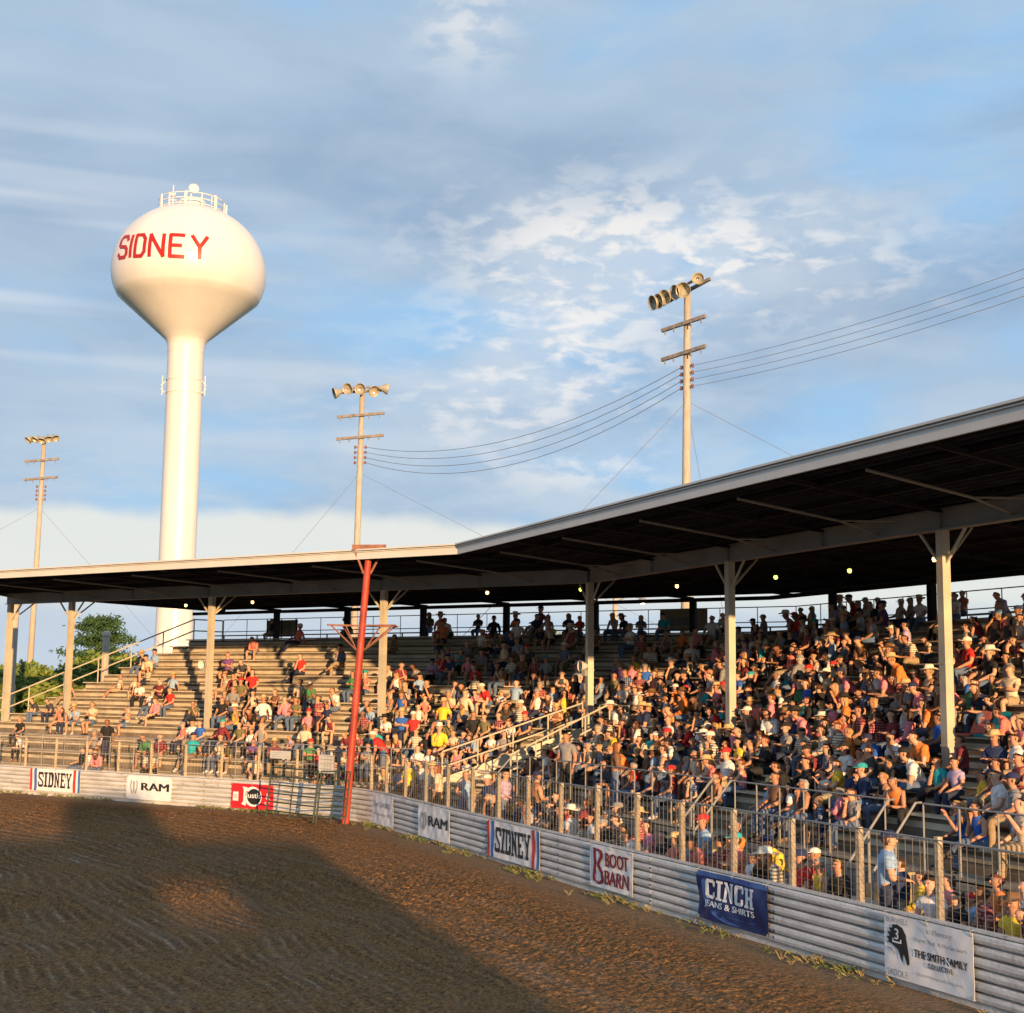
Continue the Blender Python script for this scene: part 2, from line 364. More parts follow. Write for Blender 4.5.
    ridge = M2('MULTIPLY', M2('SINE', M2('MULTIPLY_ADD', at.outputs['Fac'], 6.2832 / .21, M2('MULTIPLY', n1_.outputs[0], 1.2)), None), M2('MULTIPLY', msk.outputs[0], M2('MULTIPLY', M2('MINIMUM', M2('MULTIPLY', ad.outputs['Fac'], .12), 1.0), 1.0)))
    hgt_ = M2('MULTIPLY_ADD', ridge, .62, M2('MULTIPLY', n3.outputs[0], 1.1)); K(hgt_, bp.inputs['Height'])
    # dry crust on the ridge tops, with furrow relief painted in
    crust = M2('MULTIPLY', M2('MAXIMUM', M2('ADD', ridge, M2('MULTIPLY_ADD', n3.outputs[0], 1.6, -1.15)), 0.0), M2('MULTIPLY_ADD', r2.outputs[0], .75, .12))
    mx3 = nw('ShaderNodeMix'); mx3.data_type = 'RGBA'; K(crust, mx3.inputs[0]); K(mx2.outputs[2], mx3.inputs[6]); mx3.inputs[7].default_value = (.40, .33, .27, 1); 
    dk_ = M2('MULTIPLY_ADD', ridge, .26, .92)  # furrow shading put into the colour: troughs darker, crests lighter
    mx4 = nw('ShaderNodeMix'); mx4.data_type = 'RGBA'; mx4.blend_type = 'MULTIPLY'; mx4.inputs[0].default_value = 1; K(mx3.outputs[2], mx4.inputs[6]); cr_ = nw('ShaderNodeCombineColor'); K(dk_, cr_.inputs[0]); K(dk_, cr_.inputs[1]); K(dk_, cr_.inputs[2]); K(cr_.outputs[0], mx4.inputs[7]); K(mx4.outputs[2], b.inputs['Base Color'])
    K(bp.outputs[0], b.inputs['Normal'])
    return m
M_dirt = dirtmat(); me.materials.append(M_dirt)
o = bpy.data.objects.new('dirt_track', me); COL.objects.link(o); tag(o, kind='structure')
# the rest of the arena floor, flat, round the harrowed part
g = MB()
for (x0, x1, y0, y1) in ((-60, -24, -20, 70), (10, 40, -20, 20), (-24, 10, -20, 14), (-24, -2, 49.9, 70)):
    g.add([(x0, y0, -.045), (x1, y0, -.045), (x1, y1, -.045), (x0, y1, -.045)], [(0, 1, 2, 3)])
tag(g.obj('arena_floor', mat('arena_dirt', (.075, .038, .018), .9, 0, 6, .6, col2=(.27, .135, .052))), kind='structure')

# ------------------------------------------------------------------ corrugated barrier following a path
def fillet():
    # barrier path from the far left to the near right, arc at the corner
    a = np.array(P(2, 29.5, BO2)[:2]); b = np.array(P(1, 25.5, BO1)[:2])
    pl = BC + u2 * 2.6; prr = BC - u1 * 2.6
    pts = [(a, -n2v), (pl, -n2v)]
    for k in range(1, 8):
        t = k / 8; q = (1 - t) ** 2 * pl + 2 * t * (1 - t) * BC + t * t * prr; nn = -((1 - t) * n2v + t * n1); pts.append((q, nn / np.linalg.norm(nn)))
    pts += [(prr, -n1), (b, -n1)]
    return pts
PATH = fillet()
# W-section profile: three stacked beams, each with two ridges (height, outward offset)
prof = []
NB = 3; BH = .285
for k in range(NB):
    z0 = .04 + k * BH
    for zz, oo in ((0, -.05), (.010, .030), (.030, .048), (.075, .056), (.116, .046), (.128, -.035), (.146, -.040), (.158, .044), (.200, .056), (.244, .048), (.262, .030), (.270, -.05), (.284, -.06)):
        prof.append((z0 + zz, oo))
root = empty('corrugated_barrier', (0, 0, 0), label='long grey corrugated steel guardrail barrier round the dirt track below the fence', cat='barrier')
dens = []
for i in range(len(PATH) - 1):
    (a, na), (b, nb) = PATH[i], PATH[i + 1]; Ln = np.linalg.norm(b - a); k = max(1, round(Ln / 3.81)) if Ln > 3 else 1
    for j in range(k):
        dens.append((a + (b - a) * j / k, na * (1 - j / k) + nb * j / k, a + (b - a) * (j + 1) / k, na * (1 - (j + 1) / k) + nb * (j + 1) / k, Ln > 3))
grp = MB(); mode = False
def beam_piece(segs, bumpo):
    mb = MB(); ring = []
    pts = [(segs[0][0], segs[0][1])] + [(s[2], s[3]) for s in segs]
    for q, nn in pts:
        ring.append([(q[0] + nn[0] * (oo + bumpo), q[1] + nn[1] * (oo + bumpo), z) for z, oo in prof])
    k = len(prof); vs = [v for r_ in ring for v in r_]
    fs = [(i * k + j, i * k + j + 1, (i + 1) * k + j + 1, (i + 1) * k + j) for i in range(len(ring) - 1) for j in range(k - 1)]
    mb.add(vs, fs)
    ob = mb.obj('barrier_panel', M_beam, root)
    sm = ob.modifiers.new('solid', 'SOLIDIFY'); sm.thickness = .006; sm.offset = 1
    # seam plates and bolt rows at the joint
    q, nn = pts[-1]
    bb = MB()
    for z in (.12, .22, .40, .50, .69, .79):
        bb.lathe([(0, .012), (.016, .012), (.018, 0)], 8, origin=(q[0] + nn[0] * (.05 + bumpo), q[1] + nn[1] * (.05 + bumpo), z), axis=(nn[0], nn[1], 0))
    bb.obj('bolt_row', M_dark, ob)
curve_segs = [d for d in dens if not d[4]]
cnt = 0
for d in dens:
    if d[4]: beam_piece([d], .004 * (cnt % 2)); cnt += 1
beam_piece(curve_segs, .002)
# kick board at the base
kb = MB()
for i in range(len(PATH) - 1):
    (a, na), (b, nb) = PATH[i], PATH[i + 1]
    kb.bar((*(a + na * -.02), .0), (*(b + nb * -.02), .0), .05, .12)
kb.obj('kick_rail', M_beam, root)
tc_ = MB()
for i in range(len(PATH) - 1):
    (a, na), (b, nb) = PATH[i], PATH[i + 1]
    tc_.bar((*(a + na * -.03), .905), (*(b + nb * -.03), .905), .11, .03)
tc_.obj('top_cap', M_beam, root)

# ------------------------------------------------------------------ wire fence on top of it
root = empty('wire_fence', (0, 0, 0), label='square wire mesh fence with timber posts standing above the corrugated barrier', cat='fence')
def along(L_):   # point and normal at length from the corner along right (+) or left (-)
    pass
def path_sample(step):
    out = []; acc = 0
    for i in range(len(PATH) - 1):
        (a, na), (b, nb) = PATH[i], PATH[i + 1]; Ln = np.linalg.norm(b - a); t = acc
        while t < Ln:
            f = t / Ln; out.append((a + (b - a) * f, na * (1 - f) + nb * f)); t += step
        acc = t - Ln
    return out
FTOP = 1.93
fp = []
for s in np.arange(-3.0, 25.5, 1.68): fp.append((np.array(P(1, s + .74, BO1)[:2]), -n1))
for s in np.arange(7.2, 29, 1.61): fp.append((np.array(P(2, s, BO2)[:2]), -n2v))
fp.append((PATH[4][0], PATH[4][1])); fp.append((PATH[7][0], PATH[7][1]))
for q, nn in fp:
    b = MB(); x, y = q - nn * .11; tl = random.uniform(-.012, .012)
    b.bar((x, y, -.1), (x + tl, y + tl, FTOP + random.uniform(-.02, .05)), .08, .08)
    b.obj('post', M_fpost, root)
mb = MB()
sm = path_sample(.152)
for q, nn in sm:
    x, y = q - nn * .05; mb.bar((x, y, .92), (x, y, FTOP - .02), .004, .004)
for z in np.arange(.97, FTOP, .1):
    for i in range(len(PATH) - 1):
        (a, na), (b, nb) = PATH[i], PATH[i + 1]
        mb.bar((*(a - na * .05), z), (*(b - nb * .05), z), .004, .004)
mb.obj('wire_mesh', M_wire, root)
mb = MB()
for i in range(len(PATH) - 1):
    (a, na), (b, nb) = PATH[i], PATH[i + 1]
    mb.tube([(*(a - na * .05), FTOP), (*(b - nb * .05), FTOP)], .010, 6)
mb.obj('top_rail', M_galv, root)

# ------------------------------------------------------------------ spectator box floor behind the right barrier
g = MB()
pts = [PATH[0][0] - PATH[0][1] * .15] + [q - nn * .15 for q, nn in PATH[1:]] + [np.array(P(1, 25.5, -3.06)[:2]), np.array(P(1, 0, -3.06)[:2]), np.array(P(2, 29.5, -3.06)[:2])]
g.prism([(p[0], p[1], .06) for p in pts], (0, 0, -.3))
tag(g.obj('box_floor', M_conc), kind='structure')

# ------------------------------------------------------------------ bleachers
def sbar(mb, sec, s0, s1, o, h, w, t, m=None):
    mb.bar(P(sec, s0, o, h), P(sec, s1, o, h), w, t, m)
for sec, se, lab in ((1, SE1, 'crowded right bleachers of grey plank rows under the nearer roof'), (2, SE2, 'left bleachers with many empty grey plank rows beyond the red pole')):
    root = empty('bleachers', (0, 0, 0), label=lab, cat='bleachers')
    for i in range(NR):
        o = ROW0 + DROW * i; h = floor_h(i, sec)
        mb = MB()      # seat plank in lengths with open joints
        s0 = 0.0
        while s0 < se:
            s1 = min(se, s0 + 4.0); dz = random.uniform(-.004, .004)
            sbar(mb, sec, s0 + .008, s1 - .008, o + .05, h + .42 + dz, .29, .04)
            s0 = s1
        mb.obj('seat_plank', M_plank, root)
        mb = MB()
        a = 0.0
        sbar(mb, sec, 0, se, o - .36, h, .40, .04); mb.obj('foot_plank', M_tread, root)
    # stepped closed understructure (risers)
    mb = MB()
    for i in range(NR):
        o = ROW0 + DROW * i; h = floor_h(i, sec)
        lo = 0 if i == 0 else floor_h(i - 1, sec) - .02
        f = o - .60
        b_ = [P(sec, 0, f, lo), P(sec, se, f, lo), P(sec, se, f, h - .022), P(sec, 0, f, h - .022)]
        g2 = f + DROW
        t_ = [P(sec, 0, f, h - .022), P(sec, se, f, h - .022), P(sec, se, g2, h - .022), P(sec, 0, g2, h - .022)]
        if i > 0: mb.add(b_, [(0, 1, 2, 3)])
        mb.add(t_, [(0, 1, 2, 3)])
    mb.obj('riser_boards', M_riser, root)
    for i in range(NR):      # board carrying each seat plank, toned dark for the shaded gap
        o = ROW0 + DROW * i; h = floor_h(i, sec); mb = MB(); sbar(mb, sec, .05, se - .05, o + .07, h + .19, .05, .40); mb.obj('dark_gap_support', M_gap, root)
        mb = MB(); sbar(mb, sec, .05, se - .05, o + .035, h + .245, .02, .115); mb.obj('bench_rail', M_plank, root)
    mb = MB()
    hh = DECK_H
    mb.prism([P(sec, 0, DECK_O - .4, hh), P(sec, se, DECK_O - .4, hh), P(sec, se, BACK_O, hh), P(sec, 0, BACK_O, hh)], (0, 0, -.12)); mb.obj('top_walkway', M_tread, root)
    mb = MB()      # back skirt board and bench on the walkway
    for z in (DECK_H + .06,): mb.bar(P(sec, 0, BACK_O + .03, z), P(sec, se, BACK_O + .03, z), .03, .2)
    mb.obj('toe_board', M_riser, root)
    mb = MB(); mb.bar(P(sec, 0, BACK_O - .5, DECK_H + .42), P(sec, se, BACK_O - .5, DECK_H + .42), .28, .04)
    s = .6
    while s < se: mb.bar(P(sec, s, BACK_O - .5, DECK_H), P(sec, s, BACK_O - .5, DECK_H + .4), .05, .05); s += 2
    mb.obj('walkway_bench', M_tread, root)
    mb = MB()      # block wall at the front
    L0 = .0
    q = P(sec, 0, -3.4, 0) if False else None
    a, b = P(sec, 0, -3.45, 0), P(sec, se, -3.45, 0); wh = .90 if sec == 1 else .42
    ang = wallrot(sec); mb.bar(Vector((0, 0, wh / 2)), Vector(((b - a).length, 0, wh / 2)), .14, wh)
    st0 = a if sec == 1 else b
    w = mb.obj('front_wall', M_block, root, loc=st0, rot=ang)
    # outer end: closed side
    mb = MB()
    poly = [P(sec, se + .02, -3.3, 0), P(sec, se + .02, -3.3, .9), P(sec, se + .02, DECK_O - .6, DECK_H - .1), P(sec, se + .02, BACK_O, DECK_H - .1), P(sec, se + .02, BACK_O, 0)]
    dv = (P(sec, se + .08, 0) - P(sec, se + .02, 0)); mb.prism(poly, dv); mb.obj('end_panel', M_tread, root)
    mb = MB(); mb.bar(P(sec, 0, BACK_O + .02, DECK_H / 2 - .1), P(sec, se, BACK_O + .02, DECK_H / 2 - .1), .05, DECK_H - .3); mb.obj('back_panel', M_riser, root)

# ------------------------------------------------------------------ railings
def railing(pts, hs, post_step, label, group=None, m=M_galv, r=.017, name='guard_railing', vr=None, cat='railing'):
    """pts: ground points (Vector at floor level); hs: heights of the horizontal rails"""
    root = empty(name, pts[0]); tag(root, label, cat, group)
    base = Vector(pts[0]); loc = [Vector(p) - base for p in pts]
    for h in hs:
        mb = MB(); mb.tube([p + Vector((0, 0, h)) for p in loc], r, 7); mb.obj('rail', m, root)
    for i in range(len(loc) - 1):
        a, b = loc[i], loc[i + 1]; k = max(1, round((b - a).length / post_step))
        for j in range(k + (1 if i == len(loc) - 2 else 0)):
            p = a + (b - a) * j / k; mb = MB(); mb.tube([p, p + Vector((0, 0, max(hs)))], r * .9, 6); mb.obj('upright', m, root)
    return root
def fr(sec, s, h=.92): return P(sec, s, -3.3, h)
GR = 'pipe railings along the front of the bleachers'
railing([fr(1, 1.3), fr(1, 11.6)], (1.12, .55), .85, 'grey pipe railing at the front row between the two middle stairways', GR)
railing([fr(1, 12.5), fr(1, 17.3)], (1.12, .55), .85, 'grey pipe railing at the front row above the blue banner', GR)
railing([fr(1, 18.3), fr(1, 24.4)], (1.12, .55), .85, 'nearest grey pipe railing above the block wall, above the black horse banner', GR)
railing([fr(2, 26.8, .4), fr(2, 9.0, .4)], (1.66, 1.08), 1.2, 'far grey pipe railing along the foot of the left bleachers', GR)
railing([fr(2, 8.2, .4), fr(2, 3.0, .4)], (1.66, 1.08), .9, 'short grey pipe railing behind the red pole and green gate panels', GR)
def steps(sec, s0, s1, label):
    base = P(sec, s0, -4.3, .06); root = empty('box_steps', base); tag(root, label, 'steps', 'short stairs from box to bleachers')
    for k in range(4):
        mb = MB(); o = -4.35 + k * .26; h = .06 + .22 * (k + 1)
        a = P(sec, s0, o, h / 2 + .03) - base; b = P(sec, s1, o, h / 2 + .03) - base; mb.bar(a, b, .26, h - .06); mb.obj('step', mat('yellow_edged_step', (.30, .25, .16), .8, .3, 3), root)
    for s in (s0, s1):
        mb = MB(); pts = [P(sec, s, -4.5, .06) - base, P(sec, s, -4.5, 1.0) - base, P(sec, s, -3.35, 2.04) - base, P(sec, s, -3.2, 2.04) - base]
        mb.tube(pts, .022, 7); mb.tube([P(sec, s, -3.9, .5) - base, P(sec, s, -3.9, 1.52) - base], .02, 6); mb.obj('handrail', M_galv, root)
steps(1, 11.7, 12.4, 'small stair with two slanted handrails right of the tan maroon banner')
steps(1, 17.45, 18.15, 'nearest yellowish stair with slanted handrails just left of the black horse banner')
steps(1, .3, 1.1, 'stair with slanted handrails behind the middle navy and white banner')
# broad slanting aisle stair at the bend
base = P(2, 2.0, -3.1, .95); root = empty('aisle_stair', base); tag(root, 'wide slanting wooden aisle stair with tan side rails climbing to the corner post', 'stair')
A0, A1 = P(2, 2.3, -3.0, 1.0), P(2, .1, -.15, 2.45)
B0, B1 = P(1, .2, -3.0, 1.0), P(1, 1.6, -.15, 2.45)
for k in range(9):
    t = (k + .5) / 9; mb = MB(); a = A0.lerp(A1, t); b = B0.lerp(B1, t)
    mb.bar(a - base + Vector((0, 0, .02)), b - base + Vector((0, 0, .02)), .30, .05); mb.obj('tread', M_plank, root)
for a, b in ((A0, A1), (B0, B1)):
    mb = MB(); mb.bar(a - base + Vector((0, 0, .08)), b - base + Vector((0, 0, .12)), .05, .30); mb.obj('side_board', M_cream, root)
    mb = MB()
    for hh in (1.0, .55): mb.tube([a - base + Vector((0, 0, hh)), b - base + Vector((0, 0, hh))], .028, 7)
    for t in (0, .25, .5, .75, 1): q = a.lerp(b, t) - base; mb.tube([q, q + Vector((0, 0, 1.0))], .025, 6)
    mb.obj('side_rail', M_cream, root)
railing([P(1, -.2 + .3, .35, 2.2), P(1, 2.0, .35, 2.2)], (1.2, .8), .6, 'short dark railing closing the aisle beside the corner post', None, M_cream)
# rails on the top walkway
railing([P(2, SE2, BACK_O, DECK_H), P(2, 0, BACK_O, DECK_H)], (1.15, .62), 1.45, 'thin dark railing on the top walkway of the left bleachers against the sky', 'walkway railings against the sky', M_dark, .018)
railing([P(1, 0, BACK_O, DECK_H), P(1, SE1, BACK_O, DECK_H)], (1.15, .62), 1.45, 'thin dark railing on the top walkway of the right bleachers against the sky', 'walkway railings against the sky', M_dark, .018)
railing([P(2, SE2 + .06, -3.2, .8), P(2, SE2 + .06, DECK_O - .3, DECK_H), P(2, SE2 + .06, BACK_O, DECK_H)], (1.12, .62), 1.6, 'tan handrail sloping up the far left end of the bleachers by the green bushes', None, M_cream, .03, 'end_railing')
# mesh infill under the sloping rail
# ------------------------------------------------------------------ roof and its frame
ORF = -4.79; RE1, RE2 = 23.0, 27.5
RF_O, RF_H = ORF, 7.60
def roof_h(o): return 7.60 - .0260 * (o - ORF)
RB = 9.5
for sec, re, nm in ((1, RE1, 'nearer grandstand roof with dark ribbed underside and grey fascia'), (2, RE2, 'farther grandstand roof with dark underside and cream sunlit fascia')):
    root = empty('grandstand_roof', (0, 0, 0)); tag(root, nm, 'roof')
    # ribbed sheet
    mb = MB(); n = 34; k = 0
    prs = []
    oo = ORF
    while oo < RB:
        for d_, z_ in ((0, 0), (.10, 0), (.14, .05), (.24, .05), (.28, 0)):
            prs.append((oo + d_, z_))
        oo += .28
    vs = []
    for (o_, z_) in prs:
        for s in (0, re): vs.append(P(sec, s, o_, roof_h(o_) + .08 + z_))
    fs = [(2 * i, 2 * i + 1, 2 * i + 3, 2 * i + 2) for i in range(len(prs) - 1)]
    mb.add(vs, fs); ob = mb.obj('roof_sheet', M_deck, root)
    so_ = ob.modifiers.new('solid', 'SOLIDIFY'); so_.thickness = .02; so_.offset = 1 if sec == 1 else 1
    mb = MB(); mb.bar(P(sec, 0, ORF - .03, 7.695), P(sec, re, ORF - .03, 7.695), .05, .25)
    mb.obj('fascia', M_fascia, root)
    mb = MB(); mb.bar(P(sec, 0, ORF - .075, 7.842), P(sec, re, ORF - .075, 7.842), .14, .04); mb.bar(P(sec, 0, ORF - .085, 7.79), P(sec, re, ORF - .085, 7.79), .03, .025)
    mb.obj('drip_edge', M_fascia, root)
    mb = MB()
    for o_ in np.arange(ORF + 1.1, RB, 1.55): mb.bar(P(sec, 0, o_, roof_h(o_) + .02), P(sec, re, o_, roof_h(o_) + .02), .07, .11)
    mb.obj('purlins', M_dark, root)
    mb = MB(); s = .0 if sec == 1 else 4.0
    while s < re:
        mb.bar(P(sec, s, ORF + .1, roof_h(ORF) - .02), P(sec, s, RB - .1, roof_h(RB) - .05), .07, .09); s += 4.0
    mb.obj('rafters', M_dark, root)
    # slanting struts from under the front edge
    mb = MB(); s = 2.0
    while s < re:
        mb.tube([P(sec, s, ORF + .5, 7.5), P(sec, s, -1.3, 7.34), P(sec, s, .0, 7.16)], .028, 6)
        mb.tube([P(sec, s, -1.3, 7.34), P(sec, s + .9, -.1, 7.34)], .022, 6); s += 4.0
    mb.obj('tie_struts', M_girder, root)
    mb = MB(); mb.bar(P(sec, re, ORF, 7.68), P(sec, re, RB, 7.68 - .37), .06, .3); mb.obj('end_fascia', M_deck, root)

root = empty('roof_frame', (0, 0, 0)); tag(root, 'steel frame of long grey girders and tall cream posts carrying the grandstand roof', 'roof frame')
def hpost(x0, h0, h1, sec, o=0, s=0, m=M_cream, w=.19, d=.19):
    mb = MB(); base = P(sec, s, o, 0); ang = wallrot(sec)
    cx, sx = math.cos(ang), math.sin(ang)
    def q(x, y, z): return Vector((base.x + x * cx - y * sx, base.y + x * sx + y * cx, z))
    t = .022
    for x0_, x1_, y0_, y1_ in ((-w / 2, w / 2, -d / 2, -d / 2 + t), (-w / 2, w / 2, d / 2 - t, d / 2), (-t / 2, t / 2, -d / 2 + t, d / 2 - t)):
        pass
    # box column with plate joints
    mb.prism([q(-w / 2, -d / 2, h0), q(w / 2, -d / 2, h0), q(w / 2, d / 2, h0), q(-w / 2, d / 2, h0)], (0, 0, h1 - h0))
    for z in (h0 + 1.4, h0 + 3.0):
        if z < h1 - .3: mb.prism([q(-w / 2 - .012, -d / 2 - .012, z), q(w / 2 + .012, -d / 2 - .012, z), q(w / 2 + .012, d / 2 + .012, z), q(-w / 2 - .012, d / 2 + .012, z)], (0, 0, .04))
    return mb
FP = [(1, 0.0), (1, 8.0), (1, 16.0), (2, 7.9), (2, 15.85), (2, 23.5), (2, 27.25)]
for sec, s in FP:
    h0 = floor_h(3) - .5
    hpost(0, h0, 7.06, sec, 0, s).obj('post', M_cream, root)
    mb = MB()
    for ds in (-.95, .95):
        if sec == 2 and s > 26 and ds > 0: continue
        mb.bar(P(sec, s + ds * .12, 0, 6.42), P(sec, s + ds * .72, 0, 7.05), .045, .05)
    mb.bar(P(sec, s, .1, 6.42), P(sec, s, 1.0, 7.2), .045, .05)
    mb.obj('knee_brace', M_cream, root)
def girder(sec, s0, s1, hb, ht, o, m):
    mb = MB(); mb.bar(P(sec, s0, o, (hb + ht) / 2), P(sec, s1, o, (hb + ht) / 2), .03, ht - hb - .04)
    mb.bar(P(sec, s0, o, hb + .0115), P(sec, s1, o, hb + .0115), .22, .025); mb.bar(P(sec, s0, o, ht - .0115), P(sec, s1, o, ht - .0115), .22, .025)
    k = s0
    while k <= s1 + .01:
        mb.bar(P(sec, k, o - .05, hb + .03), P(sec, k, o - .05, ht - .03), .012, .09); k += 4
    return mb
girder(1, 0, RE1, 7.05, 7.48, 0, None).obj('girder', M_girder, root)
girder(2, 0, RE2, 7.05, 7.48, 0, None).obj('girder', M_girder, root)
for sec, re in ((1, RE1), (2, RE2)):
    mb = MB(); mb.bar(P(sec, 0, 8.0, 7.02), P(sec, re, 8.0, 7.02), .12, .13); mb.obj('back_beam', M_dark, root)
for s in [2.9, 6.85, 10.75, 14.7, 18.6, 22.5]: hpost(0, DECK_H - .3, 6.957, 2, 8.0, s, w=.2, d=.2).obj('back_post', M_dark, root)
for s in [3.55, 8.3, 12.2, 16.2, 20.2]: hpost(0, DECK_H - .3, 6.957, 1, 8.0, s, w=.2, d=.2).obj('back_post', M_dark, root)

# bulbs under the roof
mb_b = [(1, 5.2, 4, 'rightmost but two'), ]
bl = emis('lit_bulb', (1.0, .55, .14), 5)
bg_ = emis('lit_bulb_green', (.80, .85, .12), 2.5)
spots = [(1, 5.2, 7.12, bg_, 'small greenish lit bulb under roof, leftmost of three right of the second post'), (1, 8.7, 7.05, bg_, 'small yellow green lit bulb under roof, middle one right of the second post'),
         (1, 12.1, 7.08, bl, 'small white warm lit bulb under roof just left of the nearest post'), (2, .2, 7.2, bl, 'orange lit bulb under roof between the corner post and second post'),
         (2, 3.9, 7.2, bg_, 'dim green lit bulb under roof beside the corner post'), (2, 7.7, 7.2, bl, 'orange lit bulb under roof between red pole and corner post'),
         (2, 18.9, 7.14, bl, 'orange lit bulb under far roof left of the red pole'), (2, 22.6, 7.1, bl, 'tiny lit bulb under far roof beside the water tower stem')]
for sec, s, h, mm, lab in spots:
    p = P(sec, max(s, .3), 4, h); root = empty('bulb_lamp', p); tag(root, lab, 'lamp', 'bulbs hanging under the roof')
    mb = MB(); mb.tube([(0, 0, .28), (0, 0, .07)], .02, 6); mb.lathe([(.03, .1), (.07, .05), (.075, .04)], 10); mb.obj('socket', M_dark, root)
    mb = MB(); mb.lathe([(0, -.07), (.045, -.05), (.058, 0), (.045, .04), (.0, .05)], 12); mb.obj('bulb', mm, root, smooth=True)

# ------------------------------------------------------------------ loudspeakers / boxes on posts
for sec, s, h, lab in ((1, 0.0, 4.55, 'white round speaker clamped on the corner post'), (2, 15.85, 4.6, 'white round speaker clamped on the post left of red pole')):
    p = P(sec, s, -.22, h); root = empty('post_speaker', p, wallrot(sec)); tag(root, lab, 'speaker', 'speakers on roof posts')
    mb = MB(); mb.lathe([(.05, .12), (.09, .05), (.17, -.12), (.175, -.13)], 16, axis=(0, 1, 0)); mb.obj('horn', M_fascia, root, smooth=True)
    mb = MB(); mb.bar((-.05, .06, -.3), (-.05, .06, -.12), .16, .12); mb.bar((0, .05, -.14), (0, .05, .1), .05, .05); mb.obj('bracket', M_galv, root)

# ------------------------------------------------------------------ red pole
rp = Vector((-4.70, 41.45, 0)); root = empty('red_pole', rp); tag(root, 'leaning red painted steel pole with bare bracket arms standing in front of bleachers', 'pole')
lean = Vector((.50, 0, 7.87))
mb = MB(); mb.tube([(0, 0, -.2), lean * .5, lean], [.112, .106, .10], 16)
for t in (.14, .28, .42, .57, .7, .84): mb.tube([lean * t, lean * (t + .004)], .118, 16)
mb.obj('shaft', M_redpaint, root, smooth=False)
mb = MB(); top = lean; d = Vector((1, .12, .03)).normalized()
mb.bar(top - d * .50 + Vector((0, 0, .06)), top + d * .5 + Vector((0, 0, .06)), .22, .16); mb.obj('top_plate', M_rwood, root)
mb = MB()
for sg in (-1, 1): mb.bar(top + d * sg * .42, lean * .91 + d * sg * .1, .04, .06)
mb.obj('top_brace', M_rwood, root)
mid_ = lean * .715
mb = MB(); e = Vector((.93, .35, 0)); e2 = Vector((.93, -.4, 0)) * .9
mb.bar(mid_ - e * 1.05, mid_ + e * 1.1, .07, .05)
mb.bar(mid_ - e2 * .8 + Vector((0, 0, .012)), mid_ + e2 * 1.2 + Vector((0, 0, .012)), .07, .04)
for a, b in ((-1.0, -.8), (1.1, 1.2)): pass
mb.bar(mid_ - e * 1.0 + Vector((0, 0, .0)), mid_ - e2 * .75 + Vector((0, 0, .01)), .05, .03); mb.bar(mid_ + e * 1.05, mid_ + e2 * 1.15 + Vector((0, 0, .01)), .05, .03)
mb.obj('platform_frame', M_rwood, root)
mb = MB(); low = lean * .625
for q in (-e * .95, e * 1.0, -e2 * .72, e2 * 1.1, e * .55, -e * .5): mb.tube([mid_ + q, low + q.normalized() * .12], .022, 6)
mb.obj('platform_struts', M_rwood, root)

# ------------------------------------------------------------------ green livestock panels by the pole
def gnd(px, py):
    X = px - 512; Y = py - 506.5; c, s = math.cos(ROLL), math.sin(ROLL); a = X * c + Y * s; b = X * s - Y * c
    c, s = math.cos(PITCH), math.sin(PITCH); v = Vector((a / F, c - b / F * s, s + b / F * c)); return v * (-CAM_H / v.z) + Vector((0, 0, CAM_H))
for i, ((x0, y0), (x1, y1), lab) in enumerate((((266, 817), (313, 823), 'dark green pipe gate panel leaning at the barrier right of the red banner'), ((316, 823.5), (345, 824), 'dark green pipe gate panel between other panel and the red pole'))):
    a, b = gnd(x0, y0), gnd(x1, y1); a.z = b.z = 0; root = empty('gate_panel', a); tag(root, lab, 'gate', 'dark green pipe gate panels')
    d = b - a; ln = Vector((.10, .12, 0)); H = 1.45
    mb = MB(); mb.tube([Vector((0, 0, 0)), ln + Vector((0, 0, H))], .028, 7); mb.tube([d, d + ln + Vector((0, 0, H))], .028, 7); mb.tube([d * .5, d * .5 + ln + Vector((0, 0, H))], .02, 7); mb.obj('frame', M_green, root)
    mb = MB()
    for k in range(6):
        t = .14 + .86 * k / 5; q = (ln + Vector((0, 0, H))) * t; mb.tube([q, d + q], .022, 7)
    mb.obj('rails', M_green, root)

# ------------------------------------------------------------------ text helper
FONT_CACHE = {}
def text_mesh(body, w, h, offset=0.0, shear=0.0, spacing=1.0):
    cu = bpy.data.curves.new('lettering', 'FONT'); cu.body = body; cu.size = 1; cu.offset = offset; cu.shear = shear; cu.space_character = spacing; cu.resolution_u = 4
    ob = bpy.data.objects.new('tmp', cu); COL.objects.link(ob)
    dg = bpy.context.evaluated_depsgraph_get(); me = bpy.data.meshes.new_from_object(ob.evaluated_get(dg)); bpy.data.objects.remove(ob); bpy.data.curves.remove(cu)
    co = np.array([v.co[:] for v in me.vertices]); mn, mx = co.min(0), co.max(0); sz = mx - mn
    vs = [((c[0] - mn[0]) / sz[0] * w, (c[1] - mn[1]) / sz[1] * h) for c in co]; fs = [tuple(p.vertices) for p in me.polygons]
    bpy.data.meshes.remove(me); return vs, fs
def slab(vs2, adds):
    return vs2
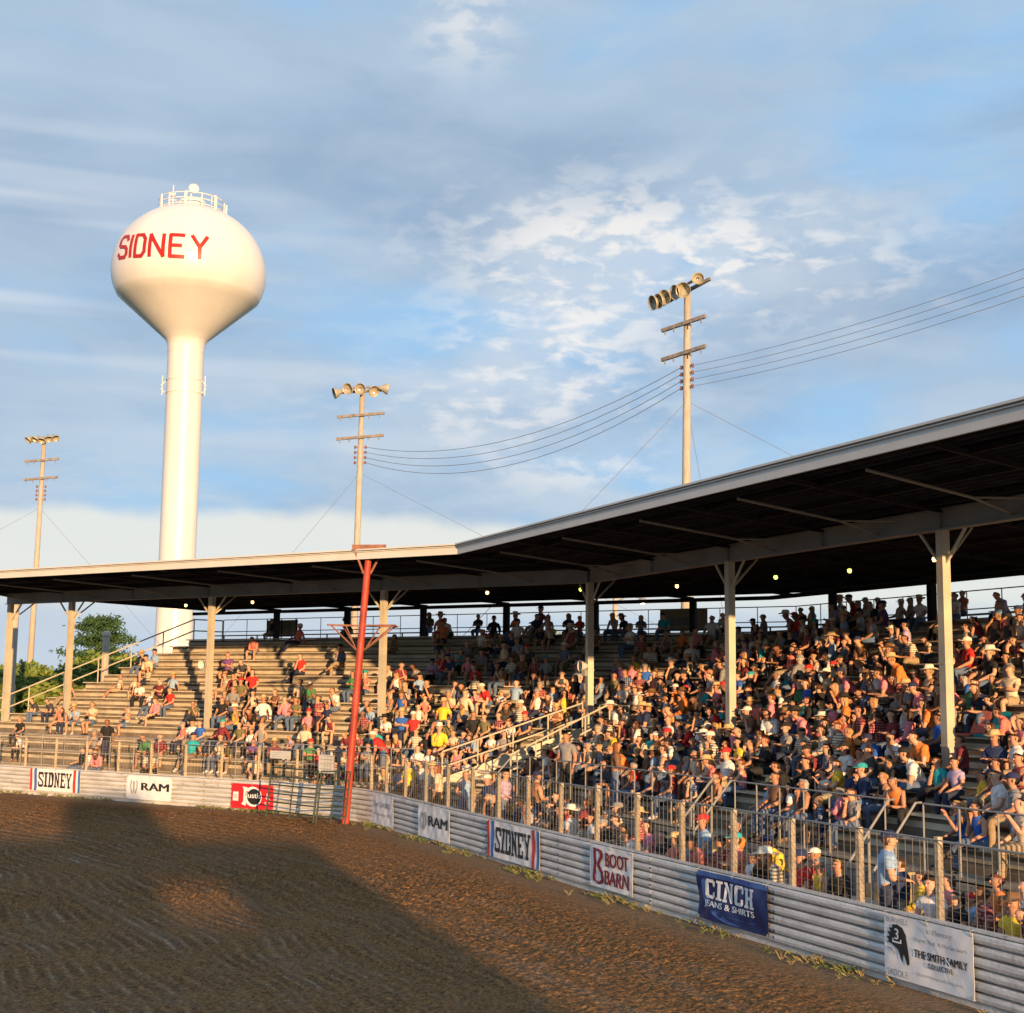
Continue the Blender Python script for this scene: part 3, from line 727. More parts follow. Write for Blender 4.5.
class Banner:
    def __init__(s, name, sec, s0, s1, hb, ht, label, m, off=.085, warp=.010, seed=0):
        s.sec = sec; o = (BO1 if sec == 1 else BO2) - off
        left = P(sec, s0 if sec == 1 else max(s0, s1), o, hb); s.w = abs(s1 - s0); s.h = ht - hb; s.root = empty(name, left, wallrot(sec)); tag(s.root, label, 'banner', 'sponsor banners on the barrier')
        s.seed = seed; s.warp = warp; nx_, nz = 64, 26; mb = MB(); vs = []
        for j in range(nz + 1):
            for i in range(nx_ + 1):
                x, z = s.w * i / nx_, s.h * j / nz; vs.append((x, s.wv(x, z), z))
        fs = [(j * (nx_ + 1) + i, j * (nx_ + 1) + i + 1, (j + 1) * (nx_ + 1) + i + 1, (j + 1) * (nx_ + 1) + i) for j in range(nz) for i in range(nx_)]
        mb.add(vs, fs); ob = mb.obj('sheet', m, s.root); q = ob.modifiers.new('solid', 'SOLIDIFY'); q.thickness = .004; q.offset = 1
        for px_, pz_ in ((.03, s.h - .03), (s.w / 2, s.h - .03), (s.w - .03, s.h - .03), (.03, .03), (s.w - .03, .03)):
            g_ = MB(); yy = s.wv(px_, pz_) - .006; g_.lathe([(.008, .0), (.010, .004), (.018, .004), (.020, 0)], 10, origin=(px_, yy, pz_), axis=(0, -1, 0)); g_.tube([(px_, yy - .004, pz_), (px_, yy - .012, pz_ + (.05 if pz_ > .2 else -.02)), (px_, yy + .05, pz_ + (.06 if pz_ > .2 else -.03))], .004, 5); g_.obj('grommet_tie', M_galv, s.root)
    def wv(s, x, z):
        return s.warp * 1.5 * (math.sin(x * 4.1 + s.seed + z * 3) * .5 + math.sin(x * 2.3 - z * 6 + s.seed * 2) * .5 + .22 * math.sin(x * 11 + z * 9 + s.seed * 3) + .15 * math.sin(x * 17 - z * 13)) * (1 - abs(2 * z / s.h - 1) ** 3 * .5)
    def shape(s, name, vs2, fs, m, t=.006):
        mb = MB(); k = len(vs2)
        vs = [(x, s.wv(x, z) - .008 - t, z) for x, z in vs2]; mb.add(vs, fs)
        ob = mb.obj(name, m, s.root); return ob
    def text(s, body, x, z, w, h, m, offset=0, shear=0, rot=0, spacing=1, name='lettering', slabs=False, t=.006):
        vs, fs = text_mesh(body, w, h, 0, shear, spacing); mb = MB(); bold = offset * h * 2.2
        for i, dx in enumerate((0,) if not offset else (-bold, -bold / 2, 0, bold / 2, bold)):
            mb.add([(x + a + dx, s.wv(x + a, z + b) - .008 - t - .0006 * i, z + b) for a, b in vs], fs)
        return mb.obj(name, m, s.root)
    def poly(s, name, pts, m, t=.004):
        # triangulated fan via bmesh for concave shapes
        bm = bmesh.new(); vs = [bm.verts.new((a, 0, b)) for a, b in pts]; f = bm.faces.new(vs); f.normal_update(); bmesh.ops.triangulate(bm, faces=[f], quad_method='BEAUTY', ngon_method='EAR_CLIP')
        bm.verts.index_update(); fs = [tuple(v.index for v in f.verts) for f in bm.faces]; bm.free()
        return s.shape(name, pts, fs, m, t)
    def rect(s, name, x0, x1, z0, z1, m, t=.003, n=10):
        pts = [(x0 + (x1 - x0) * i / n, z) for z in (z0, z1) for i in range(n + 1)] if (x1 - x0) > (z1 - z0) else [(x, z0 + (z1 - z0) * i / n) for x in (x0, x1) for i in range(n + 1)]
        fs = [(i, i + 1, n + 2 + i, n + 1 + i) for i in range(n)]
        return s.shape(name, pts, fs, m, t)
def block_letters(word):
    """western slab lettering as strokes on a unit cell; returns list of rectangles/polys per letter"""
    G = {'S': [[(0, .82), (.12, 1), (.88, 1), (1, .9), (1, .66), (.80, .66), (.80, .84), (.28, .84), (.24, .70), (.98, .36), (1, .12), (.88, 0), (.1, 0), (0, .1), (0, .34), (.2, .34), (.2, .16), (.74, .16), (.78, .30), (.02, .62)]],
         'I': [[(0, 0), (1, 0), (1, .13), (.75, .13), (.75, .87), (1, .87), (1, 1), (0, 1), (0, .87), (.25, .87), (.25, .13), (0, .13)]],
         'D': [[(0, 0), (.8, 0), (1, .18), (1, .82), (.8, 1), (0, 1), (0, .87), (.12, .87), (.12, .13), (0, .13)]],
         'N': [[(0, 0), (.42, 0), (.42, .13), (.32, .13), (.32, .62), (.72, 0), (.9, 0), (.9, .87), (1, .87), (1, 1), (.58, 1), (.58, .87), (.68, .87), (.68, .42), (.3, 1), (0, 1), (0, .87), (.1, .87), (.1, .13), (0, .13)]],
         'E': [[(0, 0), (1, 0), (1, .32), (.85, .32), (.85, .14), (.42, .14), (.42, .43), (.7, .43), (.7, .57), (.42, .57), (.42, .86), (.85, .86), (.85, .68), (1, .68), (1, 1), (0, 1), (0, .87), (.12, .87), (.12, .13), (0, .13)]],
         'Y': [[(.25, 0), (.75, 0), (.75, .13), (.64, .13), (.64, .45), (.9, .87), (1, .87), (1, 1), (.62, 1), (.62, .87), (.7, .87), (.5, .58), (.3, .87), (.38, .87), (.38, 1), (0, 1), (0, .87), (.1, .87), (.36, .45), (.36, .13), (.25, .13)]],
         'C': [[(.15, 0), (.85, 0), (1, .12), (1, .36), (.78, .36), (.78, .17), (.38, .17), (.36, .2), (.36, .8), (.38, .83), (.78, .83), (.78, .64), (1, .64), (1, .88), (.85, 1), (.15, 1), (0, .85), (0, .15)]],
         'H': [[(0, 0), (.44, 0), (.44, .13), (.38, .13), (.38, .42), (.62, .42), (.62, .13), (.56, .13), (.56, 0), (1, 0), (1, .13), (.9, .13), (.9, .87), (1, .87), (1, 1), (.56, 1), (.56, .87), (.62, .87), (.62, .58), (.38, .58), (.38, .87), (.44, .87), (.44, 1), (0, 1), (0, .87), (.1, .87), (.1, .13), (0, .13)]],
         }
    return [G[c] for c in word]
def slab_word(b, word, x, z, w, h, m, gap=.12, hole=None):
    ww = [.62 if c == 'I' else 1 for c in word]; tot = sum(ww) + gap * (len(word) - 1); u = w / tot; cx = x
    for c, k, polys in zip(word, ww, block_letters(word)):
        for pl in polys:
            b.poly('letter', [(cx + px * u * k, z + pz * h) for px, pz in pl], m, .006)
        if c == 'D' and hole: b.poly('letter_counter', [(cx + u * a, z + q * h) for a, q in ((.42, .16), (.66, .16), (.72, .24), (.72, .76), (.66, .84), (.42, .84))], hole, .008)
        cx += u * (k + gap)

def sidney(sec, s0, s1, hb, ht, lab, seed):
    b = Banner('town_banner', sec, s0, s1, hb, ht, lab, M_white, seed=seed); w, h = b.w, b.h
    b.rect('stripe', 0, w * .045, 0, h, M_redink); b.rect('stripe', w * .085, w * .14, 0, h, M_blue3)
    b.rect('stripe', w * .955, w, 0, h, M_blue3); b.rect('stripe', w * .865, w * .915, 0, h, M_redink)
    slab_word(b, 'SIDNEY', w * .17, h * .17, w * .665, h * .68, M_black, hole=M_white); return b
sidney(2, 16.85, 19.5, .13, .885, 'far left white banner with black SIDNEY between red and blue stripes', 1)
sidney(1, 5.92, 8.85, .08, .875, 'larger nearer white banner reading SIDNEY with red and blue stripes', 2)
def ram(sec, s0, s1, hb, ht, lab, seed):
    b = Banner('truck_banner', sec, s0, s1, hb, ht, lab, M_white, seed=seed); w, h = b.w, b.h
    b.text('RAM', w * .34, h * .40, w * .60, h * .32, M_black, offset=.05)
    # ram head in a shield
    cx, cz, r = w * .17, h * .52, h * .30
    def E(pts, m, t=.004): b.poly('emblem', [(cx + a * r * .75, cz + q * r) for a, q in pts], m, t)
    E([(-1, .85), (-.5, 1), (-.62, .55), (-.75, -.1), (-.4, -.6), (-.28, -1.1), (-.75, -.8), (-1.05, 0)], M_grink)
    E([(1, .85), (.5, 1), (.62, .55), (.75, -.1), (.4, -.6), (.28, -1.1), (.75, -.8), (1.05, 0)], M_grink)
    E([(-.35, .75), (0, .85), (.35, .75), (.22, .1), (.18, -.7), (0, -.95), (-.18, -.7), (-.22, .1)], M_grink)
    return b
ram(2, 12.4, 14.52, .07, .84, 'far white banner with grey ram emblem and black RAM left of red banner', 3)
ram(1, 1.1, 3.42, .06, .84, 'nearer white banner with ram emblem and RAM right of the red pole', 4)
# plain memorial banner
b = Banner('memorial_banner', 1, -3.42, -1.0, .02, .85, 'small pale banner with faint grey writing just right of the red pole', M_white, seed=5); w, h = b.w, b.h
b.text('Ten CLASSICS', w * .28, h * .60, w * .64, h * .16, M_grink, offset=.005); b.text('in Country VD', w * .25, h * .28, w * .66, h * .14, M_grink)
b.poly('emblem', [(w * .10, h * .30), (w * .16, h * .34), (w * .14, h * .70), (w * .20, h * .84), (w * .07, h * .78), (w * .05, h * .5)], M_grink)
# red banner
b = Banner('red_banner', 2, 7.93, 9.72, .03, .80, 'red banner with round black and white emblem beside the green gate panels', M_redvin, seed=6); w, h = b.w, b.h
def disc(b, nm, cx, cz, rx, rz, m, t, n=20): b.poly(nm, [(cx + rx * math.cos(2 * math.pi * k / n), cz + rz * math.sin(2 * math.pi * k / n)) for k in range(n)], m, t)
disc(b, 'emblem', w * .53, h * .50, w * .21, h * .40, M_white, .004); disc(b, 'emblem', w * .56, h * .50, w * .165, h * .32, M_black, .006)
b.text("Justin", w * .36, h * .38, w * .38, h * .28, M_white, offset=.015, t=.009)
b.poly('emblem', [(w * .26, h * .18), (w * .36, h * .12), (w * .40, h * .86), (w * .28, h * .88), (w * .31, h * .75), (w * .30, h * .3)], M_white, .004)
b.rect('patch', w * .05, w * .18, h * .30, h * .66, M_white); b.text('15', w * .08, h * .40, w * .07, h * .16, M_redvin, t=.008)
b.text('&', w * .83, h * .42, w * .09, h * .25, M_white); b.text('ST', w * .80, h * .2, w * .12, h * .12, M_white)
# boot barn
b = Banner('boot_banner', 1, 11.25, 13.03, .10, .88, 'white banner with maroon boot letter and words BOOT BARN', M_white, seed=7); w, h = b.w, b.h
b.text('BOOT', w * .40, h * .54, w * .50, h * .33, M_maroon, offset=.03); b.text('BARN', w * .38, h * .12, w * .54, h * .33, M_maroon, offset=.03)
b.poly('emblem', [(w * .10, h * .93), (w * .165, h * .93), (w * .17, h * .55), (w * .13, h * .25), (w * .155, h * .12), (w * .08, h * .12), (w * .07, h * .2), (w * .11, h * .55)], M_maroon)
b.poly('emblem', [(w * .18, h * .93), (w * .31, h * .90), (w * .34, h * .75), (w * .25, h * .55), (w * .33, h * .38), (w * .34, h * .15), (w * .22, h * .06), (w * .16, h * .10), (w * .16, h * .15), (w * .22, h * .13), (w * .28, h * .20), (w * .27, h * .36), (w * .19, h * .50), (w * .19, h * .56), (w * .27, h * .76), (w * .25, h * .85), (w * .18, h * .87)], M_maroon)
# cinch
b = Banner('jeans_banner', 1, 15.36, 17.5, .10, .87, 'dark blue banner with white words CINCH JEANS & SHIRTS', M_blueink, warp=.022, seed=8); w, h = b.w, b.h
b.rect('band', 0, w, h * .90, h, M_blue2)
b.poly('swoosh', [(w * .12, h * .86), (w * .16, h * .5), (w * .27, h * .27), (w * .48, h * .10), (w * .64, h * .04), (w * .46, h * .02), (w * .25, h * .14), (w * .10, h * .42), (w * .07, h * .8)], M_blue2)
slab_word(b, 'CINCH', w * .13, h * .46, w * .70, h * .40, M_white)
b.text('JEANS & SHIRTS', w * .12, h * .26, w * .70, h * .16, M_white, offset=.035, t=.008); b.text('CINCHJEANS.COM', w * .42, h * .14, w * .40, h * .05, M_blue2, t=.008)
# horse banner
b = Banner('horse_banner', 1, 20.33, 22.08, .07, .885, 'nearest white banner with black horse head and THE SMITH FAMILY COLLECTIVE', M_white, warp=.006, seed=9); w, h = b.w, b.h
b.text('BURWELL', w * .03, h * .875, w * .26, h * .085, M_grink); b.text('SADDLE', w * .035, h * .045, w * .24, h * .10, M_grink)
b.poly('horse_head', [(w * .10, h * .84), (w * .16, h * .86), (w * .22, h * .82), (w * .26, h * .72), (w * .28, h * .55), (w * .30, h * .38), (w * .30, h * .27), (w * .275, h * .255), (w * .26, h * .33), (w * .235, h * .42), (w * .22, h * .36), (w * .225, h * .28), (w * .20, h * .34), (w * .17, h * .46), (w * .11, h * .52), (w * .06, h * .55),
       (w * .03, h * .54), (w * .06, h * .58), (w * .03, h * .63), (w * .065, h * .65), (w * .04, h * .72), (w * .08, h * .72), (w * .06, h * .78), (w * .10, h * .79)], M_black)
b.poly('emblem', [(w * .03, h * .48), (w * .09, h * .47), (w * .13, h * .40), (w * .135, h * .36), (w * .10, h * .42), (w * .05, h * .45)], M_grink)
b.text('3', w * .135, h * .62, w * .045, h * .17, M_white, offset=.02, t=.009); b.rect('brand_bar', w * .105, w * .215, h * .565, h * .59, M_white, t=.009); b.rect('brand_bar', w * .105, w * .12, h * .59, h * .63, M_white, t=.009, n=2); b.rect('brand_bar', w * .20, w * .215, h * .59, h * .63, M_white, t=.009, n=2)
b.text('In Memory', w * .50, h * .80, w * .28, h * .11, M_grink); b.text('Wayne "Bud" & Marilyn Smith', w * .34, h * .655, w * .60, h * .075, M_grink)
b.text('THE SMITH FAMILY', w * .36, h * .42, w * .58, h * .12, M_black, offset=.022); b.text('COLLECTIVE', w * .51, h * .30, w * .27, h * .08, M_black, offset=.012)
b.text('Of the Whitman and Sidney Area', w * .38, h * .13, w * .50, h * .06, M_grink)
b.poly('crease', [(w * .50, h * .92), (w * .515, h * .92), (w * .97, h * .03), (w * .95, h * .03)], mat('vinyl_crease', (.85, .86, .88), .3), .011)

M_signb = mat('dull_sign_board', (.46, .47, .46), .6, .1, 3)
# white signs on the far fence
for s0, s1, z0, z1, lab, m in ((7.35, 8.2, 1.62, 1.86, 'blank white sign on the far fence above the gate panel', M_signb), (5.6, 6.2, 1.25, 1.80, 'pale sign on the fence just left of the red pole', M_signb)):
    p = P(2, s1, BO2 - .02, z0); root = empty('fence_sign', p, wallrot(2)); tag(root, lab, 'sign')
    mb = MB(); mb.bar((0, 0, (z1 - z0) / 2), (s1 - s0, 0, (z1 - z0) / 2), .02, z1 - z0); mb.obj('board', m, root)
    mb = MB()
    for k in range(1, 4): mb.bar(((s1 - s0) * .1, -.0125, (z1 - z0) * k / 4), ((s1 - s0) * .9, -.0125, (z1 - z0) * k / 4), .003, (z1 - z0) * .05)
    mb.obj('printed_lines', M_grink, root)
# boards on the top walkway rail
p = P(2, 24.6, BACK_O - .06, DECK_H + .3); root = empty('rail_board', p, wallrot(2)); tag(root, 'dark mesh board on the top walkway rail right of the water tower', 'board')
mb = MB(); mb.bar((0, 0, .42), (1.8, 0, .42), .03, .72); mb.obj('panel', M_riser, root); mb = MB()
for x in (.05, .9, 1.75): mb.bar((x, -.03, 0), (x, -.03, .82), .04, .04)
mb.obj('frame', M_dark, root)
p = P(2, 5.2, BACK_O - .08, DECK_H + .30); root = empty('rail_banner', p, wallrot(2)); tag(root, 'tan banner hung on the top walkway rail behind the second post', 'banner')
mb = MB(); mb.bar((0, 0, .45), (1.9, 0, .45), .012, .8); mb.obj('sheet', M_tan, root); mb = MB(); mb.bar((.4, -.0085, .40), (1.5, -.0085, .40), .003, .30); mb.obj('print', M_arm, root)

# ------------------------------------------------------------------ water tower
TX, TY = -33.25, 140.0
root = empty('water_tower', (TX, TY, 0)); tag(root, 'tall white pedestal water tower with round tank reading SIDNEY in red', 'water tower')
prof = []
zc = 45.6; Rt = 7.75
for k in range(25):
    t = k / 24; a = math.pi / 2 * (1 - t); prof.append((max(.01, Rt * math.cos(a)), zc + 7.0 * math.sin(a)))
for k in range(1, 11):
    a = -R(24) * k / 10; prof.append((Rt * math.cos(a), zc + 6.2 * math.sin(a)))
r0, z0 = prof[-1]
for k in range(1, 9): t = k / 8; prof.append((r0 + (2.15 - r0) * t, z0 + (38.7 - z0) * t))
prof += [(1.93, 38.35), (1.84, 37.9), (1.81, 37.3)]; tank_prof = list(prof)
mb = MB(); mb.lathe(prof, 64); mb.obj('tank', M_tower, root, smooth=True)
mb = MB(); mb.lathe([(1.80, 37.6), (1.80, 12), (1.86, 8), (2.4, 4), (4.2, .4), (4.4, -.2)], 48); mb.obj('stem', M_tower, root, smooth=True)
mb = MB()
for z in (33.1, 34.4): mb.lathe([(1.8, z), (1.86, z), (1.86, z + .1), (1.8, z + .1)], 40)
for sgn in (-1, 1):
    for z in (33.1, 34.4): mb.tube([(sgn * 1.8, -.3, z), (sgn * 2.3, -.4, z + .5 * (1 if z > 34 else -1) * -1)], .05, 6)
    mb.tube([(sgn * 2.15, -.4, 32.9), (sgn * 2.15, -.4, 34.9)], .05, 6)
mb.obj('antenna_ring', M_tower, root)
# letters wrapped on the tank
def tank_r(z):
    for (ra, za), (rb, zb) in zip(tank_prof, tank_prof[1:]):
        if zb <= z <= za: return ra + (rb - ra) * (za - z) / (za - zb + 1e-9)
    return 1
SG = {'S': [[(1, .82), (.8, 1), (.2, 1), (0, .85), (0, .62), (.2, .52), (.8, .48), (1, .36), (1, .15), (.8, 0), (.2, 0), (0, .16)]], 'I': [[(.5, 0), (.5, 1)]], 'D': [[(0, 0), (0, 1), (.7, 1), (1, .8), (1, .2), (.7, 0), (0, 0)]],
      'N': [[(0, 0), (0, 1), (1, 0), (1, 1)]], 'E': [[(1, 1), (0, 1), (0, 0), (1, 0)], [(0, .5), (.8, .5)]], 'Y': [[(0, 1), (.5, .48), (1, 1)], [(.5, .48), (.5, 0)]]}
view = math.atan2(0 - TX, 0 - TY)   # direction from tower to camera
camdir = math.atan2(-TY, -TX)
def onTank(a, z, lift): r = tank_r(z) + lift; return (r * math.cos(a), r * math.sin(a), z)
# letter centres (fraction across visible width measured on the photograph)
lets = [('S', -.835, .10), ('I', -.735, .0), ('D', -.62, .115), ('N', -.415, .165), ('E', -.165, .165), ('Y', .115, .185)]
zt, zb = 47.25, 45.05
def xa(x): return math.asin(max(-.985, min(.985, x)))
for ch, xc, wd in lets:
    mb = MB()
    # view-space x fraction -> angle round the tank: angle increases to the left of the viewer
    for stk in SG[ch]:
        pts = []
        for (px, pz), (qx, qz) in zip(stk, stk[1:]):
            for k in range(5):
                t = k / 4; pts.append((px + (qx - px) * t, pz + (qz - pz) * t))
        path = []
        for px, pz in pts:
            x = xc + (px - .5) * wd; a = camdir + xa(x); z = zb + (zt - zb) * pz + 1.05 * (1 - math.sqrt(max(0, 1 - x * x))); path.append(onTank(a, z, .03))
        # flat brush ribbon
        for a_, b_ in zip(path, path[1:]):
            if (Vector(a_) - Vector(b_)).length < 1e-4: continue
            mid__ = (Vector(a_) + Vector(b_)) / 2; nrm = Vector((mid__.x, mid__.y, (mid__.z - 45.6) * .9)).normalized(); e_ = (Vector(b_) - Vector(a_)).normalized() * .10
            mb.bar(Vector(a_) - e_, Vector(b_) + e_, .36, .05, upv=nrm)
    mb.obj('letter', M_tred, root)
# crown railing and aerials
mb = MB(); n = 24; rr = 3.3; zf = zc + 7.0 * math.sqrt(1 - (rr / Rt) ** 2)
for h in (.0, .55, 1.1): mb.tube([(rr * math.cos(2 * math.pi * k / n), rr * math.sin(2 * math.pi * k / n), zf + .15 + h) for k in range(n + 1)], .06, 6)
for k in range(12): a = 2 * math.pi * k / 12; mb.tube([(rr * math.cos(a), rr * math.sin(a), zf - .2), (rr * math.cos(a), rr * math.sin(a), zf + 1.3)], .07, 6)
mb.obj('crown_railing', M_tower, root)
for k in range(7): mb = MB(); a = 2 * math.pi * (k + .3) / 7; mb.bar((rr * 1.04 * math.cos(a), rr * 1.04 * math.sin(a), zf - .1), (rr * 1.04 * math.cos(a), rr * 1.04 * math.sin(a), zf + 1.3), .28, .16); mb.obj('panel_antenna', M_tower, root)
mb = MB(); mb.tube([(-2.0, 0, zf), (-2.0, 0, zf + 3.1)], .06, 6); mb.bar((-2.25, 0, zf + 2.1), (-1.75, 0, zf + 2.1), .3, .3); mb.bar((-2.35, 0, zf + 1.5), (-1.6, 0, zf + 1.5), .1, .1); mb.obj('mast', M_tower, root)
for q in ((.1, -1, 2.2, .09), (2, 0, 1.9, .05)): mb = MB(); mb.tube([(q[0], q[1], zf), (q[0], q[1], zf + q[2])], q[3], 6); mb.obj('mast', M_tower, root)
mb = MB(); mb.lathe([(0, -.12), (.25, -.08), (.52, .06)], 16, origin=(.35, -1.1, zf + 2.35), axis=(.35, -.9, .1)); mb.obj('dish', M_tower, root, smooth=True)
mb = MB(); mb.lathe([(1.4, zf + .5), (1.4, zf + 1.3), (.01, zf + 1.5)], 20); mb.obj('hatch_drum', M_tower, root)

# ------------------------------------------------------------------ light poles
def wire(a, b, sag, label, r=.015, name='power_line', n=18, group=None, m=M_cable):
    r *= .62; a, b = Vector(a), Vector(b); base = a.copy(); mb = MB(); pts = []
    for k in range(n + 1):
        t = k / n; p = a.lerp(b, t) - base; p.z -= sag * 4 * t * (1 - t); pts.append(p)
    mb.tube(pts, r, 5); o = mb.obj(name, m, loc=base); tag(o, label, 'power line' if name == 'power_line' else 'guy wire', group); return o
POLES = [((-30.6, 90.9), (-.25, 0), 'far left wooden floodlight pole with two crossarms above the roof', .0, 5),
         ((-8.1, 74.4), (-.1, 0), 'middle wooden floodlight pole with bunch of bell lamps behind red pole', .1, 5),
         ((6.9, 54.7), (.0, 0), 'tallest right floodlight pole with five bell lamps on slanted arm', .85, 6)]
tops = []
WH = 20.0
for pi_, ((x, y), ln, lab, yaw, nl) in enumerate(POLES):
    root = empty('floodlight_pole', (x, y, 0), 0); tag(root, lab, 'floodlight pole', 'wooden floodlight poles behind the grandstand')
    H = WH
    base_dx = {0: -.15, 1: -.2, 2: -.2}[pi_]
    axis = lambda z: Vector((base_dx * (1 - z / H) , 0, z))
    mb = MB(); mb.tube([axis(0), axis(H * .5), axis(H - .2)], [.21, .175, .13], 12); mb.obj('shaft', M_polew, root, smooth=True)
    d = Vector((math.cos(yaw), -math.sin(yaw) * .9, 0)).normalized(); nn = Vector((d.y, -d.x, 0))
    if nn.y > 0: nn = -nn
    half = {0: 1.1, 1: 1.28, 2: 1.1}[pi_]; hl_s = {0: .72, 1: .98, 2: 1.0}[pi_]
    for z in (H - 1.7, H - 2.9):
        mb = MB(); q = axis(z) + nn * .24; tl = Vector((0, 0, .10))
        mb.bar(q - d * half - tl, q + d * half + tl, .12, .14)
        for t in (-.85, -.45, .35, .8): mb.tube([q + d * half * t + tl * t, q + d * half * t + tl * t + Vector((0, 0, -.22))], .03, 6)
        mb.obj('crossarm', M_arm, root)
    q = axis(H - .38) + nn * .1; d0 = d; half0 = half; half = half * hl_s; d = (d + Vector((0, 0, .24 if pi_ == 2 else .05))).normalized(); mb = MB(); mb.bar(q - d * (half + .15), q + d * (half + .15), .12, .12); mb.bar(q - d * .9 + Vector((0, 0, .15)) + nn * .25, q + d * .9 + Vector((0, 0, .15)) + nn * .25, .08, .08); mb.obj('lamp_arm', M_arm, root)
    for k in range(nl):
        t = -1.05 + 2.1 * k / (nl - 1); pos = q + d * (half * t) + nn * .35 + Vector((0, 0, random.uniform(-.1, .12))); t = (-1.25, -.98, -.70, -.18, .14, .80)[k] if pi_ == 2 else t; pos = (q + d * (half * t) + nn * .3 + Vector((0, 0, random.uniform(-.08, .1)))) if pi_ == 2 else pos
        aim = {0: ((k - 2) * .35, -.6, -.9), 1: ((-1, -.35, -.35), (-.5, -1, -.3), (-.25, -1, -.25), (.55, -.8, -.55), (1, .25, -.1))[min(k, 4)], 2: ((-1, -.45, -.3), (-1, -.55, -.3), (-.9, -.8, -.4), (-1, -.5, -.25), (-.45, -1, -.35), (-.2, -1, .1))[k] if pi_ == 2 else 0}[pi_]
        lf = empty('x', (0, 0, 0)) if False else None
        sc = (.7 if pi_ == 2 and k == 5 else .88) if pi_ else .75
        mb = MB(); mb.lathe([(.02, -.42 * sc), (.10 * sc, -.40 * sc), (.13 * sc, -.25 * sc), (.22 * sc, -.12 * sc), (.33 * sc, .08 * sc), (.355 * sc, .16 * sc), (.34 * sc, .16 * sc), (.30 * sc, .07 * sc)], 20, origin=pos, axis=aim)
        fl = mb.obj('floodlight', M_refl, root, smooth=True)
        mb = MB(); mb.lathe([(.27 * sc, .0 * sc), (.15 * sc, -.10 * sc), (.01, -.13 * sc)], 20, origin=pos, axis=aim); mb.obj('lens', M_lens, fl, smooth=True)
        mb = MB(); mb.tube([pos - Vector(aim).normalized() * .3 * sc, q + d * (half * t)], .035, 6); mb.obj('bracket', M_arm, fl)
    d = d0; half = half0; mb = MB()
    for k in range(4):
        z = H - 3.4 - .28 * k
        for sg in (-1, 1): mb.lathe([(.03, -.08), (.07, -.06), (.05, 0), (.07, .06), (.03, .08)], 8, origin=axis(z) + d * sg * .28); mb.tube([axis(z), axis(z) + d * sg * .28], .02, 5)
    mb.obj('insulators', M_rwood, root)
    tops.append((Vector((x, y, 0)), axis, d, H))
for k in range(4):
    z = WH - 3.4 - .28 * k; nmz = ['uppermost', 'second from top', 'third from top', 'lowest'][k]
    w = [t[0] + t[1](z) for t in tops]
    wire(w[1] + tops[1][2] * .3, w[2] - tops[2][2] * .3, 1.35 + .12 * k, nmz + ' of four sagging wires between the middle and right floodlight poles', .022, group='power lines between the poles')
    wire(w[2] + tops[2][2] * .3, Vector((24.0, 34.0, z + 2.7 - .02 * k)), .8, nmz + ' of four wires running right from the right floodlight pole', .016, group='power lines running off to the right')
    pass
def guy(i, dx, dy, zz, lab, h0=15.0 - 1.2):
    t = tops[i]; wire(t[0] + t[1](zz), t[0] + Vector((dx, dy, .2)), .0, lab, .016, 'guy_wire', 1, 'guy wires of the floodlight poles')
guy(0, -26, 0, WH - 4.8, 'guy wire slanting left from the far left floodlight pole'); guy(0, 14, 0, WH - 4.8, 'guy wire slanting right from the far left floodlight pole')
guy(1, -12, 0, WH - 4.8, 'guy wire slanting left from the middle floodlight pole'); guy(1, 30, 0, WH - 4.8, 'guy wire slanting right from the middle floodlight pole')
guy(2, -14, 0, WH - 4.8, 'guy wire slanting left from the right floodlight pole'); guy(2, 29, 0, WH - 4.8, 'guy wire slanting far right from the right floodlight pole'); guy(2, 2.5, .5, WH - 4.8, 'steep guy wire close beside the right floodlight pole')

# street lamp behind the walkway
root = empty('street_lamp', (7.7, 88, 0)); tag(root, 'lit street lamp on an orange sunlit pole beyond the top walkway', 'street lamp')
mb = MB(); mb.tube([(-1.2, 0, 0), (-1.2, 0, 9.6)], [.22, .16], 10); mb.obj('pole', M_polew, root); mb = MB(); mb.tube([(-1.2, 0, 9.3), (-.4, 0, 9.75), (.45, 0, 9.6)], .06, 6); mb.obj('arm', M_galv, root)
mb = MB(); mb.lathe([(.08, .25), (.28, .05), (.3, 0)], 12, origin=(.5, 0, 9.45)); mb.obj('lamp_head', M_galv, root)
mb = MB(); mb.lathe([(.25, 0), (.2, -.15), (.01, -.22)], 12, origin=(.5, 0, 9.44)); mb.obj('bulb', emis('street_bulb', (1, .75, .42), 14), root)
# stub pole at the far left end of the bleachers, and utility pole behind end post
def stub(px, ytop, Zd, lab, r):
    b = gnd(px, 706); d = Vector((b.x, b.y)).normalized(); x, y = d.x * Zd / d.y, Zd
    p0 = proj((x, y, 0)); p1 = proj((x, y, 5)); h = 5 * (p0[1] - ytop) / (p0[1] - p1[1])
    root = empty('timber_pole', (x, y, 0)); tag(root, lab, 'pole'); mb = MB(); mb.tube([(0, 0, 0), (0, 0, h)], r, 10); mb.obj('shaft', M_polew, root); mb = MB(); mb.lathe([(r * 1.25, h - .16), (r * 1.25, h), (.01, h + .06)], 10); mb.obj('cap', M_cream, root)
    return root
stub(103, 632, 66, 'short capped timber pole beside the sloping end handrail', .17)
stub(9.7, 600, 68, 'pale timber pole just behind the leftmost roof post', .19)

